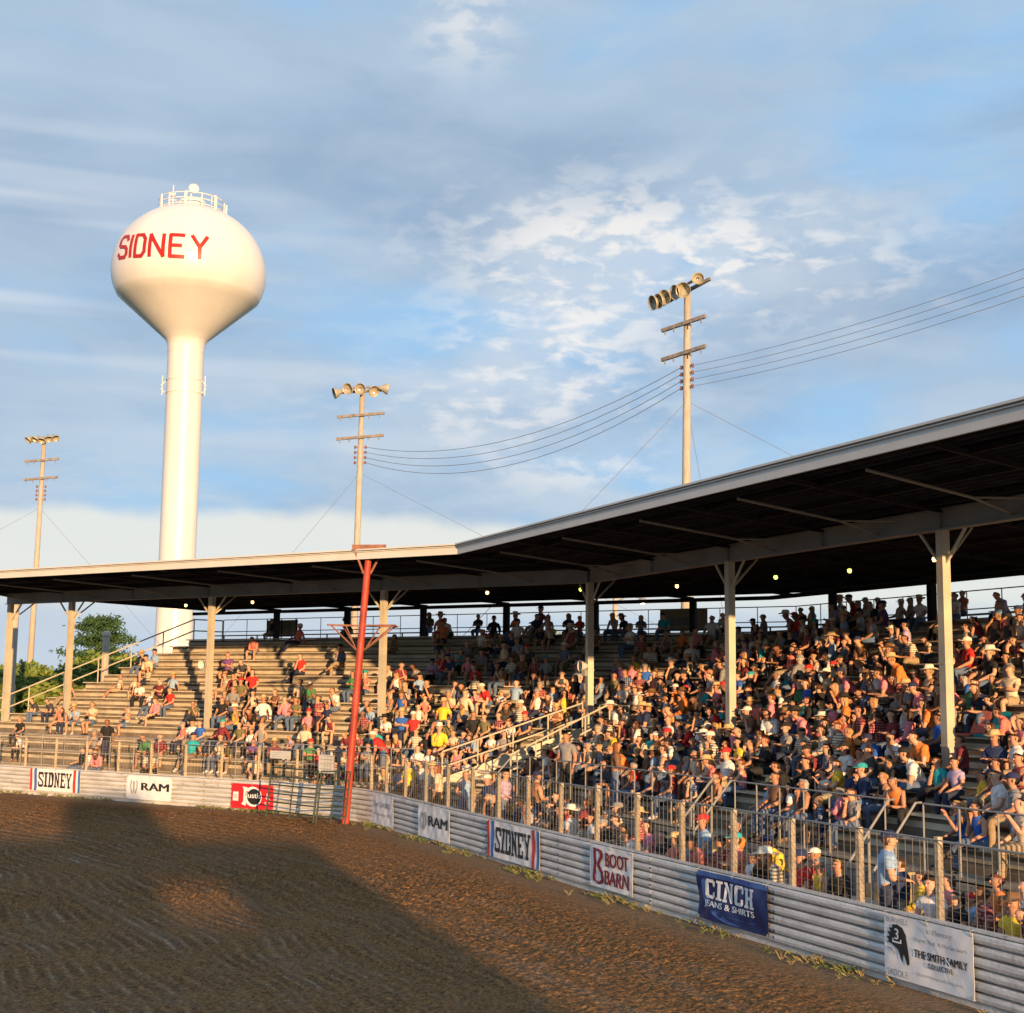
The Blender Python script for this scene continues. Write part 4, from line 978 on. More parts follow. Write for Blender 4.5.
# ------------------------------------------------------------------ trees
M_leaf = mat('bush_leaves', (.10, .16, .025), .6, 0, .5, col2=(.20, .24, .05), spec=.3)
M_leafd = mat('pine_needles', (.030, .075, .030), .7, 0, .8, col2=(.06, .12, .04), spec=.2)
def leafcloud(mb, clumps, n, size, rg):
    tot = sum(r ** 3 * 1.0 for *_, r in clumps)
    for cx, cy, cz, r in clumps:
        k = int(n * r ** 2 / sum(q[3] ** 2 for q in clumps))
        for _ in range(k):
            v = rg.standard_normal(3); v /= np.linalg.norm(v); rad = r * (.55 + .5 * rg.random()); p = Vector((cx, cy, cz)) + Vector(v * rad * np.array([1, 1, .8]))
            a = Vector(rg.standard_normal(3)).normalized(); b_ = a.cross(Vector(rg.standard_normal(3))).normalized(); s = size * (.6 + .8 * rg.random())
            mb.add([p - a * s, p + b_ * s * .6, p + a * s, p - b_ * s * .6], [(0, 1, 2, 3)])
def bush(px, ytop, wpx, Zd, lab, seed, m=M_leaf, hmin=0):
    rg = np.random.default_rng(seed); b = gnd(px, 706); d = Vector((b.x, b.y)).normalized(); x, y = d.x * Zd / d.y, Zd
    p0 = proj((x, y, 0)); p1 = proj((x, y, 5)); H = 5 * (p0[1] - ytop) / (p0[1] - p1[1]); Wd = wpx * Zd / F
    root = empty('leafy_tree', (x, y, 0)); tag(root, lab, 'tree', 'leafy trees beyond the left bleachers')
    mb = MB(); mb.tube([(0, 0, -.1), (.1, 0, H * .45), (0, .1, H * .7)], [.22, .15, .05], 8)
    for k in range(5): a = k * 1.25; mb.tube([(0, 0, H * .3), (math.cos(a) * Wd * .3, math.sin(a) * Wd * .3, H * .65)], [.08, .03], 6)
    mb.obj('trunk', M_brown, root)
    cl = []
    for k in range(20):
        a = rg.random() * 6.28; rr = Wd * .36 * math.sqrt(rg.random()); z = H * (.32 + .55 * rg.random() * (1 - (rr / (Wd * .5)) ** 2 * .5)); cl.append((math.cos(a) * rr, math.sin(a) * rr, z, H * .13 + rg.random() * H * .08))
    mb = MB(); leafcloud(mb, cl, 5200, .17, rg); mb.obj('crown', m, root)
bush(-8, 650, 80, 84, 'leafy green tree at the left edge behind the leftmost posts', 1)
bush(30, 650, 74, 88, 'rounded green tree between the leftmost two roof posts', 2)
bush(60, 664, 60, 80, 'low green bush between the leftmost posts and the pine', 3)
bush(104, 644, 96, 82, 'yellowish green leafy tree in front of the dark pine', 4)
bush(140, 646, 50, 100, 'dark leafy tree just left of the water tower stem', 5, M_leafd)
bush(205, 634, 60, 120, 'green treetop right of the water tower stem behind walkway rail', 6)
bush(540, 622, 70, 130, 'green treetop seen beyond the walkway left of the corner post', 7)
bush(498, 628, 50, 140, 'smaller far green treetop between two dark back posts', 8)
# pine
rg = np.random.default_rng(9); x, y = gnd(97, 706).x / gnd(97, 706).y * 97, 97
p0 = proj((x, y, 0)); p1 = proj((x, y, 5)); H = 5 * (p0[1] - 609) / (p0[1] - p1[1])
root = empty('pine_tree', (x, y, 0)); tag(root, 'dark green pine tree rising above bushes between left roof posts', 'tree')
mb = MB(); mb.tube([(0, 0, -.1), (0, 0, H * .6), (.1, 0, H * .96)], [.28, .17, .04], 8)
brs = []
for k in range(30):
    z = H * (.25 + .72 * (k // 5) / 6 + .015 * (k % 5)); a = k * 2.4; ln = (H - z) * .60 + .35; ln *= rg.uniform(.72, 1.2)
    e_ = Vector((math.cos(a) * ln, math.sin(a) * ln, z + ln * .12)); mb.tube([(0, 0, z), e_], [.06, .02], 5); brs.append((Vector((0, 0, z)), e_))
mb.obj('trunk', M_brown, root)
mb = MB()
for a, b in brs:
    for t in np.linspace(.25, 1, 7):
        c_p = a.lerp(b, t); r_ = .26 + .3 * (1 - abs(t - .7))
        for _ in range(58):
            p = c_p + Vector(rg.standard_normal(3) * np.array([1, 1, .42])) * r_ * .75; d_ = Vector(rg.standard_normal(3)).normalized(); e_ = d_.cross(Vector(rg.standard_normal(3))).normalized()
            mb.add([p - d_ * .17, p + e_ * .05, p + d_ * .17, p - e_ * .05], [(0, 1, 2, 3)])
mb.obj('crown', M_leafd, root)

# ------------------------------------------------------------------ weeds at the foot of the barrier
mb = MB(); rg = np.random.default_rng(3)
M_w1 = mat('weed_green', (.10, .13, .03), .7, .3, 5); M_w2 = mat('dry_grass', (.22, .18, .08), .8, .3, 5)
cum = path_sample(.02)
for q, nn in cum:
    ps = math.sin(q[0] * 3.1) + math.sin(q[1] * 1.7) + math.sin(q[0] * .9 + q[1] * 2.3)
    if rg.random() > .20 + .16 * ps: continue
    r_ = abs(rg.normal()) * .22 + .05; x, y = q + nn * r_ + rg.normal(size=2) * .02
    hgt = rg.uniform(.01, .075) * (1.6 if rg.random() < .08 else 1); m_ = M_w1 if rg.random() < .55 else M_w2
    for _ in range(5):
        a = rg.random() * 6.28; dx, dy = math.cos(a) * .05, math.sin(a) * .05; w_ = .006
        bx, by = x + rg.normal() * .02, y + rg.normal() * .02
        mb.add([(bx - w_, by, -.03), (bx + w_, by, -.03), (bx + dx + w_ * .5, by + dy, hgt * .7), (bx + dx * 1.8, by + dy * 1.8, hgt)], [(0, 1, 2), (0, 2, 3)], m_)
tag(mb.obj('weeds'), 'yellow green weeds growing along the foot of the barrier', 'weeds', kind='stuff')

# ------------------------------------------------------------------ unseen building behind the photographer, shaped to cast the long evening shade
root = empty('unseen_grandstand', (0, 0, 0)); tag(root, 'unseen low grandstand building on the opposite side of the arena', 'building')
mb = MB()
for x0, x1, z0, z1 in ((-60, 10.45, -.1, 7.2), (11.85, 14.6, -.1, 7.2), (10.45, 11.85, -.1, 5.95), (10.45, 11.85, 6.5, 7.2)): mb.prism([(x0, -26, z0), (x1, -26, z0), (x1, -26.3, z0), (x0, -26.3, z0)], (0, 0, z1 - z0))  # wall gap sized to let a patch of sun through
mb.obj('wall', M_fascia, root)
mb = MB(); mb.prism([(-60.3, -25.7, 7.2), (14.65, -25.7, 7.2), (14.65, -29, 7.35), (-60.3, -29, 7.35)], (0, 0, .2)); mb.obj('roof', M_deck, root)
mb = MB(); mb.prism([(9.9, -27, 7.4), (11.7, -27, 7.4), (11.7, -30, 7.4), (9.9, -30, 7.4)], (0, 0, 1.8)); mb.obj('roof_booth', M_fascia, root)
for k in range(12):
    mb = MB(); x = -55 + k * 5.6; mb.bar((x, -25.97, 4.4), (x + 3.4, -25.97, 4.4), .04, 1.6); mb.obj('window', M_lens, root)

# ------------------------------------------------------------------ people
def skel(pose, female=False, hands=True):
    """returns joints [(pos, r, parent)], seg tags per joint, head centre"""
    J = []; T = []
    def add(p, r, par, tg): J.append((Vector(p), r, par)); T.append(tg); return len(J) - 1
    st_ = pose.get('stand', False); lean = pose.get('lean', 0.0); hz = .93 if st_ else .55
    yb = pose.get('yb', 0)
    def tor(y, z):    # torso coordinates rotated about the pelvis
        c, s = math.cos(lean), math.sin(lean); return (yb + y * c + z * s, hz + z * c - y * s)
    w = .9 if female else 1.0
    pel = add((0, *tor(0, 0)), .135, -1, 'pelvis')
    bel = add((0, *tor(.015, .16)), .125 * (.88 if female else 1.05), pel, 'torso')
    che = add((0, *tor(.02, .31)), .145 * w, bel, 'torso')
    upc = add((0, *tor(.0, .44)), .105 * w, che, 'torso')
    nk = add((0, *tor(.012, .520)), .060, upc, 'neck')
    hl = pose.get('head', 0.0)   # nod
    cy, cz = tor(.035, .632)
    chin = add((0, cy + .015 + hl * .03, cz - .035), .074, nk, 'head')
    hc = add((0, cy + .0 + hl * .04, cz + .035), .106, chin, 'head')
    ht = add((0, cy - .015 + hl * .04, cz + .098), .084, hc, 'head')
    for sx in (-1, 1):
        arm = pose['arm'][0 if sx < 0 else 1]
        sh = add((sx * .175 * w, *tor(-.005, .42)), .066 * w, upc, 'sleeve')
        (ex, ey, ez), (wx, wy, wz) = arm
        el_ = add((sx * ex, *tor(ey, ez)), .047 * w, sh, 'upper')
        mid = add(((sx * ex + sx * wx) / 2, *[(a + b) / 2 for a, b in zip(tor(ey, ez), tor(wy, wz))]), .042 * w, el_, 'fore')
        wr = add((sx * wx, *tor(wy, wz)), .030, mid, 'fore')
        d = Vector(J[wr][0]) - Vector(J[mid][0]); d.normalize()
        pm = add(J[wr][0] + d * .065, .036, wr, 'hand')
        if hands:
            side = Vector((0, 0, 1)).cross(d)
            side = side.normalized() if side.length > .2 else Vector((1, 0, 0)); curl = Vector((0, 0, -1)) if abs(d.z) < .7 else Vector((0, 1, 0))
            for fk, (off, ln) in enumerate(((-.030, .062), (-.010, .074), (.010, .070), (.030, .055))):
                f0 = add(J[pm][0] + side * off + d * .045, .010, pm, 'hand'); f1 = add(J[f0][0] + d * ln * .6 + curl * .008, .009, f0, 'hand'); add(J[f1][0] + d * ln * .4 + curl * .022, .008, f1, 'hand')
            t0 = add(J[wr][0] + d * .035 + side * (-.034 * sx), .011, pm, 'hand'); add(J[t0][0] + d * .04 + side * (-.02 * sx) + curl * .01, .009, t0, 'hand')
        else:
            add(J[pm][0] + d * .07, .022, pm, 'hand')
        leg = pose['leg'][0 if sx < 0 else 1]
        (kx, ky, kz), (ax, ay, az_) = leg
        hp = add((sx * .095, yb + .02, hz - .03), .105, pel, 'thigh')
        th = add((sx * (.095 + kx) / 2, (yb + .02 + ky) / 2, (hz - .03 + kz) / 2 + (.0 if st_ else .01)), .085, hp, 'thigh')
        kn = add((sx * kx, ky, kz), .062, th, 'knee')
        cf = add((sx * (kx * .55 + ax * .45), ky * .6 + ay * .4 - .015, kz * .6 + az_ * .4), .058, kn, 'calf')
        an = add((sx * ax, ay, az_), .040, cf, 'calf')
        hl_ = add((sx * ax, ay - .03, max(.045, az_ - .06)), .042, an, 'foot')
        bf = add((sx * (ax + .012), ay + .13, max(.035, az_ - .07)), .040, an, 'foot')
        add((sx * (ax + .015), ay + .19, max(.03, az_ - .075)), .028, bf, 'foot')
    return J, T, Vector((0, cy + hl * .04, cz + .03))
def skin_mesh(J, T, level):
    me = bpy.data.meshes.new('sk'); me.from_pydata([j[0] for j in J], [(j[2], i) for i, j in enumerate(J) if j[2] >= 0], [])
    ob = bpy.data.objects.new('sk', me); COL.objects.link(ob)
    md = ob.modifiers.new('skin', 'SKIN'); md.use_smooth_shade = True; md.branch_smoothing = .6
    for i, v in enumerate(me.skin_vertices[0].data): v.radius = (J[i][1] * 1.1, J[i][1] * 1.1); v.use_root = (i == 0)
    if level: sb = ob.modifiers.new('sub', 'SUBSURF'); sb.levels = level; sb.render_levels = level
    dg = bpy.context.evaluated_depsgraph_get(); dg.update(); em = bpy.data.meshes.new_from_object(ob.evaluated_get(dg))
    bpy.data.objects.remove(ob); bpy.data.meshes.remove(me)
    co = np.empty(len(em.vertices) * 3, np.float32); em.vertices.foreach_get('co', co); co = co.reshape(-1, 3)
    no = np.empty(len(em.vertices) * 3, np.float32); em.vertices.foreach_get('normal', no); no = no.reshape(-1, 3)
    faces = [tuple(p.vertices) for p in em.polygons]; bpy.data.meshes.remove(em)
    best = np.full(len(co), 1e9); lab = np.zeros(len(co), int); tpar = np.zeros(len(co)); 
    for i, (p, r, par) in enumerate(J):
        if par < 0: continue
        a = np.array(J[par][0]); b = np.array(p); d = b - a; t = np.clip(((co - a) @ d) / (d @ d), 0, 1); rr = J[par][1] * (1 - t) + r * t
        ds = np.linalg.norm(co - (a + t[:, None] * d), axis=1) - rr
        k = ds < best; best[k] = ds[k]; lab[k] = i; tpar[k] = t[k]
    return co, no, faces, lab, tpar
def compact(co, faces):
    used = sorted({i for f in faces for i in f}); mp = {a: b for b, a in enumerate(used)}
    return co[used], [tuple(mp[i] for i in f) for f in faces]
def shell(data, T, allow, t, cond=None):
    co, no, faces, lab, tp = data; tags = np.array([T[i] for i in lab]); ok = np.isin(tags, list(allow))
    if cond is not None: ok &= cond(co, tags, tp)
    fs = [f for f in faces if sum(ok[i] for i in f) >= len(f) - 1]
    if not fs: return None
    c2 = co + no * t * (1 + .35 * np.sin(co[:, 2:3] * 60 + co[:, 0:1] * 40))
    return compact(c2, fs)
def geo(parts):
    vs = []; fs = []
    for c, f in parts:
        k = len(vs); vs += [tuple(v) for v in c]; fs += [tuple(i + k for i in q) for q in f]
    return np.array(vs), fs
def blobgeo(c, r, n=8, m=6, cut=None):
    vs = []; fs = []
    for j in range(m + 1):
        a = math.pi * j / m
        for i in range(n): b = 2 * math.pi * i / n; vs.append((c[0] + r[0] * math.sin(a) * math.cos(b), c[1] + r[1] * math.sin(a) * math.sin(b), c[2] + r[2] * math.cos(a)))
    for j in range(m):
        for i in range(n): fs.append((j * n + i, j * n + (i + 1) % n, (j + 1) * n + (i + 1) % n, (j + 1) * n + i))
    return np.array(vs), fs
def lathegeo(prof, c, n=14, ell=(1, 1), curl=0.0, tilt=0.0):
    vs = []; fs = []
    for r, z in prof:
        for i in range(n):
            b = 2 * math.pi * i / n; x, y = r * math.cos(b) * ell[0], r * math.sin(b) * ell[1]; zz = z + curl * max(0, r - .11) * abs(math.cos(b)) ** 2 - .3 * curl * max(0, r - .11) * abs(math.sin(b)) ** 2
            vs.append((c[0] + x, c[1] + y - tilt * zz, c[2] + zz))
    for j in range(len(prof) - 1):
        for i in range(n): fs.append((j * n + i, j * n + (i + 1) % n, (j + 1) * n + (i + 1) % n, (j + 1) * n + i))
    return np.array(vs), fs
sitleg = ((.13, .45, .52), (.13, .44, .09)); outleg = ((.14, .46, .50), (.12, .72, .12)); tuck = ((.12, .42, .50), (.10, .30, .10)); wide = ((.22, .42, .53), (.20, .42, .09)); crossl = ((.08, .44, .60), (-.12, .58, .40))
rest = ((.23, .06, .20), (.13, .30, .10)); elbk = ((.20, .20, .16), (.06, .36, .28)); fold = ((.22, .10, .22), (-.02, .21, .26)); phone = ((.21, .14, .22), (.07, .24, .46)); chinp = ((.17, .20, .14), (.05, .16, .42)); back = ((.25, -.12, .22), (.22, -.25, -.02)); side_ = ((.27, .02, .20), (.22, .22, .08))
POSES = {
    'hands in lap': dict(lean=.05, arm=(rest, rest), leg=(sitleg, sitleg)),
    'leaning forward': dict(lean=.50, arm=(elbk, elbk), leg=(wide, wide), head=.4),
    'arms folded': dict(lean=.0, arm=(fold, fold), leg=(sitleg, tuck)),
    'holding up a phone': dict(lean=.1, arm=(phone, rest), leg=(sitleg, sitleg)),
    'leaning back': dict(lean=-.18, arm=(back, rest), leg=(outleg, outleg)),
    'legs crossed': dict(lean=.12, arm=(rest, chinp), leg=(crossl, sitleg)),
    'chin on hand': dict(lean=.32, arm=(chinp, elbk), leg=(sitleg, wide), head=.3),
    'standing': dict(stand=True, lean=.03, arm=(((.24, .0, .14), (.24, .10, -.08)), ((.25, .02, .16), (.17, .20, .14))), leg=(((.10, .03, .49), (.11, .0, .09)), ((.11, .02, .49), (.15, .05, .09)))),
    'stooping': dict(stand=True, lean=.75, arm=(((.22, .14, .22), (.16, .34, .12)), ((.22, .10, .20), (.14, .36, .10))), leg=(((.10, .05, .49), (.11, -.05, .09)), ((.12, .10, .50), (.14, .16, .09)))),
}
for k in POSES:
    if not POSES[k].get('stand'): POSES[k]['yb'] = 0.0
TPL = {}
def template(pk, fem, hi):
    key = (pk, fem, hi)
    if key in TPL: return TPL[key]
    J, T, hc = skel(POSES[pk], fem, hi); D = skin_mesh(J, T, 2 if hi else 1); co, no, faces, lab, tp = D
    # nose
    q = {}
    nose = blobgeo((0, hc.y + .105, hc.z - .012), (.014, .022, .022), 6, 4); ears = [blobgeo((sx * .098, hc.y - .005, hc.z - .0), (.014, .022, .032), 6, 4) for sx in (-1, 1)]
    headmask = np.array([T[i] == 'head' for i in lab])
    # narrow the head sideways
    co[headmask, 0] *= .86
    q['body'] = geo([(co, faces), nose] + ears)
    eyes = [blobgeo((sx * .034, hc.y + .093, hc.z + .018), (.013, .014, .009), 6, 4) for sx in (-1, 1)]
    q['eyes'] = geo(eyes); q['mouth'] = blobgeo((0, hc.y + .099, hc.z - .048), (.024, .010, .006), 6, 4)
    D = (co, no, faces, lab, tp)
    ztop = lambda c, t, p: np.ones(len(c), bool)
    q['tshirt'] = shell(D, T, {'torso', 'sleeve', 'pelvis', 'upper', 'neck'}, .016, lambda c, t, p: ((t != 'upper') | (p < .62)) & ((t != 'neck') | (p < .25)) & ((t != 'pelvis') | True))
    q['shirt'] = shell(D, T, {'torso', 'sleeve', 'pelvis', 'upper', 'fore', 'neck'}, .018, lambda c, t, p: ((t != 'neck') | (p < .35)) & ((t != 'fore') | (p < .9)))
    q['tank'] = shell(D, T, {'torso', 'pelvis', 'sleeve'}, .014, lambda c, t, p: (t != 'sleeve') | (p < .7))
    q['trousers'] = shell(D, T, {'pelvis', 'thigh', 'knee', 'calf'}, .013)
    q['shorts'] = shell(D, T, {'pelvis', 'thigh', 'knee'}, .022, lambda c, t, p: ((t != 'knee') | (p < .55)))
    q['shoes'] = shell(D, T, {'foot'}, .012)
    hx = lambda c, t, p: (c[:, 2] > hc.z + .035) | ((c[:, 1] < hc.y - .01) & (c[:, 2] > hc.z - .075))
    short = shell(D, T, {'head'}, .016, lambda c, t, p: hx(c, t, p) & ~((c[:, 1] > hc.y + .055) & (c[:, 2] < hc.z + .055)))
    q['hair_short'] = short
    cap = shell(D, T, {'head'}, .022, lambda c, t, p: hx(c, t, p) & ~((c[:, 1] > hc.y + .055) & (c[:, 2] < hc.z + .06)))
    drape = lathegeo([(.03, .09), (.085, .06), (.105, .0), (.105, -.08), (.095, -.16), (.085, -.24), (.05, -.29), (.01, -.30)], (0, hc.y - .045, hc.z), 12, (1.02, .62))
    q['hair_long'] = geo([cap, drape])
    q['ponytail'] = geo([short, lathegeo([(.01, .07), (.03, .05), (.034, -.02), (.03, -.12), (.008, -.2)], (0, hc.y - .135, hc.z + .01), 8)])
    q['cowboy_hat'] = lathegeo([(.122, .035), (.165, .03), (.205, .035), (.205, .042), (.165, .04), (.112, .05), (.106, .10), (.095, .15), (.06, .165), (.03, .145), (.005, .14)], (0, hc.y, hc.z + .015), 20, (.92, 1.12), .38)
    q['cap_hat'] = geo([lathegeo([(.108, .03), (.110, .05), (.098, .095), (.06, .125), (.005, .135)], (0, hc.y - .005, hc.z + .01), 14, (.92, 1.08)), blobgeo((0, hc.y + .135, hc.z + .045), (.068, .07, .010), 10, 4)])
    TPL[key] = q
    return q
MESH = {}
def components(c, f):
    par = list(range(len(c)))
    def fd(x):
        while par[x] != x: par[x] = par[par[x]]; x = par[x]
        return x
    for q in f:
        r0_ = fd(q[0])
        for w in q[1:]: par[fd(w)] = r0_
    g_ = {}
    for q in f: g_.setdefault(fd(q[0]), []).append(q)
    gs = sorted(g_.values(), key=len, reverse=True)[:2]
    return [compact(np.asarray(c), x) for x in gs]
def pmesh(pk, fem, part):
    k = (pk, fem, part)
    if k in MESH: return MESH[k]
    c, f = template(pk, fem, True)[part] if part[-1] not in '01' else components(*template(pk, fem, True)[part[:-1]])[int(part[-1])]; me = bpy.data.meshes.new(part); me.from_pydata([tuple(map(float, v)) for v in c], [], f); me.polygons.foreach_set('use_smooth', [True] * len(f))
    me.materials.append(None); me.update(); MESH[k] = me; return me
SHC = {'black': (.018, .018, .02), 'charcoal': (.06, .06, .065), 'grey': (.24, .24, .25), 'white': (.72, .70, .68), 'cream': (.62, .52, .38), 'navy': (.02, .035, .10), 'blue': (.03, .13, .50), 'light blue': (.28, .42, .60), 'teal': (.02, .38, .42),
       'red': (.55, .03, .03), 'maroon': (.20, .03, .04), 'orange': (.75, .22, .05), 'yellow': (.80, .55, .05), 'pink': (.75, .25, .30), 'purple': (.16, .07, .22), 'green': (.06, .22, .09), 'olive': (.16, .15, .07), 'brown': (.20, .10, .055), 'coral': (.72, .20, .16), 'lilac': (.42, .34, .52)}
SHW = {'black': 17, 'charcoal': 7, 'grey': 10, 'white': 17, 'cream': 9, 'navy': 4, 'blue': 3, 'light blue': 6, 'teal': 2, 'red': 7, 'maroon': 5, 'orange': 5, 'yellow': 3, 'pink': 5, 'purple': 1, 'green': 1, 'olive': 3, 'brown': 4, 'coral': 6, 'lilac': 2, 'red plaid': 5, 'blue plaid': 5, 'tan striped': 4}
SHC.update({'red plaid': (.38, .05, .05), 'blue plaid': (.10, .16, .30), 'tan striped': (.48, .38, .27)})
BTC = {'blue jeans': (.10, .15, .25), 'dark jeans': (.025, .035, .075), 'black trousers': (.02, .02, .022), 'tan trousers': (.32, .24, .15), 'khaki shorts': (.35, .28, .18), 'denim shorts': (.10, .17, .30), 'black shorts': (.02, .02, .022)}
BTW = [28, 13, 12, 12, 16, 12, 7]
HRC = {'brown': (.07, .035, .018), 'black': (.015, .012, .01), 'blond': (.48, .30, .11), 'grey': (.38, .36, .33), 'auburn': (.20, .06, .025)}
HRW = [40, 22, 18, 10, 10]
HTC = {'white': (.74, .70, .60), 'straw': (.55, .40, .20), 'black': (.02, .02, .02), 'brown': (.15, .08, .04), 'red': (.50, .03, .03), 'navy': (.02, .03, .09), 'grey': (.25, .25, .25), 'teal': (.03, .35, .38)}
SKC = [(.50, .26, .16), (.56, .31, .20), (.42, .21, .13), (.25, .12, .07), (.60, .35, .24)]
def cm(pre, nm, c, r=.85):
    if nm.endswith('plaid') or nm.endswith('striped'):
        key = 'cloth_' + nm.replace(' ', '_')
        if key in MATS: return MATS[key]
        m = bpy.data.materials.new(key); MATS[key] = m; m.use_nodes = True; t = m.node_tree; b = t.nodes['Principled BSDF']; b.inputs['Roughness'].default_value = .9
        tcn = t.nodes.new('ShaderNodeTexCoord'); fac = None
        for axis in (('Z',) if nm.endswith('striped') else ('X', 'Z')):
            w = t.nodes.new('ShaderNodeTexWave'); w.bands_direction = axis; w.inputs['Scale'].default_value = 5.5; w.inputs['Distortion'].default_value = 1.2; w.inputs['Detail Scale'].default_value = 2; t.links.new(tcn.outputs['Object'], w.inputs['Vector'])
            if fac is None: fac = w.outputs['Fac']
            else:
                q = t.nodes.new('ShaderNodeMath'); q.operation = 'MULTIPLY'; t.links.new(fac, q.inputs[0]); t.links.new(w.outputs['Fac'], q.inputs[1]); fac = q.outputs[0]
        mx = t.nodes.new('ShaderNodeMix'); mx.data_type = 'RGBA'; t.links.new(fac, mx.inputs[0]); mx.inputs[6].default_value = (*[x * .35 for x in c], 1); mx.inputs[7].default_value = (*[min(.8, x * 1.4 + .22) for x in c], 1); t.links.new(mx.outputs[2], b.inputs['Base Color'])
        return m
    return mat(pre + '_' + nm.replace(' ', '_'), c, r, .16, 14, .25, bscale=40)
M_eye = mat('dark_eyes', (.03, .02, .015), .3); M_mouth = mat('lips', (.35, .10, .08), .5); M_shoes = [mat('dark_shoe', (.03, .025, .02), .6), mat('tan_boot', (.25, .14, .07), .6), mat('white_shoe', (.6, .58, .55), .6)]
SKM = [cm('skin', str(i), c, .5) for i, c in enumerate(SKC)]
def pick(d, w=None):
    ks = list(d); return random.choices(ks, w or [1] * len(ks))[0]
def attrs(over=None, stand=False, box=False):
    a = {}
    a['fem'] = random.random() < .48
    a['pose'] = 'standing' if stand else random.choices(['hands in lap', 'leaning forward', 'arms folded', 'holding up a phone', 'leaning back', 'legs crossed', 'chin on hand'], [30, 24, 18, 2, 8, 10, 6])[0]
    a['shirt'] = pick(SHC, [SHW[k] for k in SHC]); a['cut'] = random.choices(['tshirt', 'shirt', 'tank'], [58, 20, 26 if a['fem'] else 4])[0]
    a['bot'] = pick(BTC, BTW); a['hair'] = pick(HRC, HRW)
    a['hs'] = random.choices(['hair_long', 'ponytail', 'hair_short'], [62, 22, 16])[0] if a['fem'] else 'hair_short'
    r = random.random(); a['hat'] = None
    if r < (.05 if a['fem'] else .15): a['hat'] = ('cowboy_hat', random.choices(['white', 'straw', 'black', 'brown'], [26, 44, 14, 14])[0])
    elif r < (.10 if a['fem'] else .44): a['hat'] = ('cap_hat', random.choices(['black', 'white', 'red', 'navy', 'grey', 'teal'], [26, 20, 14, 18, 14, 5])[0])
    a['skin'] = random.choices(range(5), [34, 30, 16, 6, 24])[0]; a['shoe'] = random.choice([0, 0, 1, 2]); a['scale'] = random.uniform(.84, 1.03) * (.96 if a['fem'] else 1) * (.78 if random.random() < .07 else 1)
    if box and a['pose'] == 'leaning back': a['pose'] = 'arms folded'
    if over: a.update(over)
    if a['pose'] == 'stooping' or stand: pass
    return a
def partlist(a):
    L_ = [('shirt', a['cut'], cm('cloth', a['shirt'], SHC[a['shirt']])), (('shorts' if 'shorts' in a['bot'] else 'trousers'), ('shorts' if 'shorts' in a['bot'] else 'trousers'), cm('cloth', a['bot'], BTC[a['bot']])),
          ('shoes', 'shoes', M_shoes[a['shoe']]), ('hair', a['hs'], cm('hair', a['hair'], HRC[a['hair']], .6))]
    if a['hat']: L_.append(('cowboy_hat' if a['hat'][0] == 'cowboy_hat' else 'cap', a['hat'][0], cm('hat', a['hat'][1], HTC[a['hat'][1]])))
    return L_
def setm(o, m): o.material_slots[0].link = 'OBJECT'; o.material_slots[0].material = m
def make_person(p, yaw, a, label, group, face):
    o = bpy.data.objects.new('person', pmesh(a['pose'], a['fem'], 'body')); COL.objects.link(o); setm(o, SKM[a['skin']])
    o.location = p; o.rotation_euler = (0, 0, yaw); o.scale = (a['scale'],) * 3; tag(o, label, 'person', group)
    for nm, part, m in partlist(a):
        for nm2, pt2 in ([(nm, part)] if part != 'shoes' else [('shoe', 'shoes0'), ('shoe', 'shoes1')]):
            c = bpy.data.objects.new(nm2, pmesh(a['pose'], a['fem'], pt2)); COL.objects.link(c); c.parent = o; setm(c, m)
    if face:
        for nm, pt, m in (('eye', 'eyes0', M_eye), ('eye', 'eyes1', M_eye), ('mouth', 'mouth', M_mouth)): c = bpy.data.objects.new(nm, pmesh(a['pose'], a['fem'], pt)); COL.objects.link(c); c.parent = o; setm(c, m)
    return o
DEN = {
 600: '00000000000000000000155315', 620: '00000002010444555645788337', 640: '00001011032366347668996558', 660: '00005130242557745877999668', 680: '00126253443667756888999778',
 700: '12415367756677558999999877', 720: '13334688889886489999999868', 740: '25446888899866999999999989', 760: '34567866657885999999999999', 780: '23354434456788999999999999',
 800: '00000000000000889999999999', 820: '00000000000000000999999999', 840: '00000000000000000000999999'}
def density(x, y):
    r = min(840, max(600, int((y + 10) // 20 * 20))); c = int((x + 20) // 40)
    if y < 588 or c < -1: return 0
    kx = .74 if x < 400 else 1.0
    c = min(25, max(0, c)); return int(DEN[r][c]) / 9 * kx
# clusters make the crowd uneven
def clump(sec, i, s):
    return .5 + .5 * math.sin(s * 1.15 + i * .9 + sec) * math.sin(s * .47 - i * .55 + 1.3)
PP = []   # (pos, yaw, pose/attrs override, row id, sec, s)
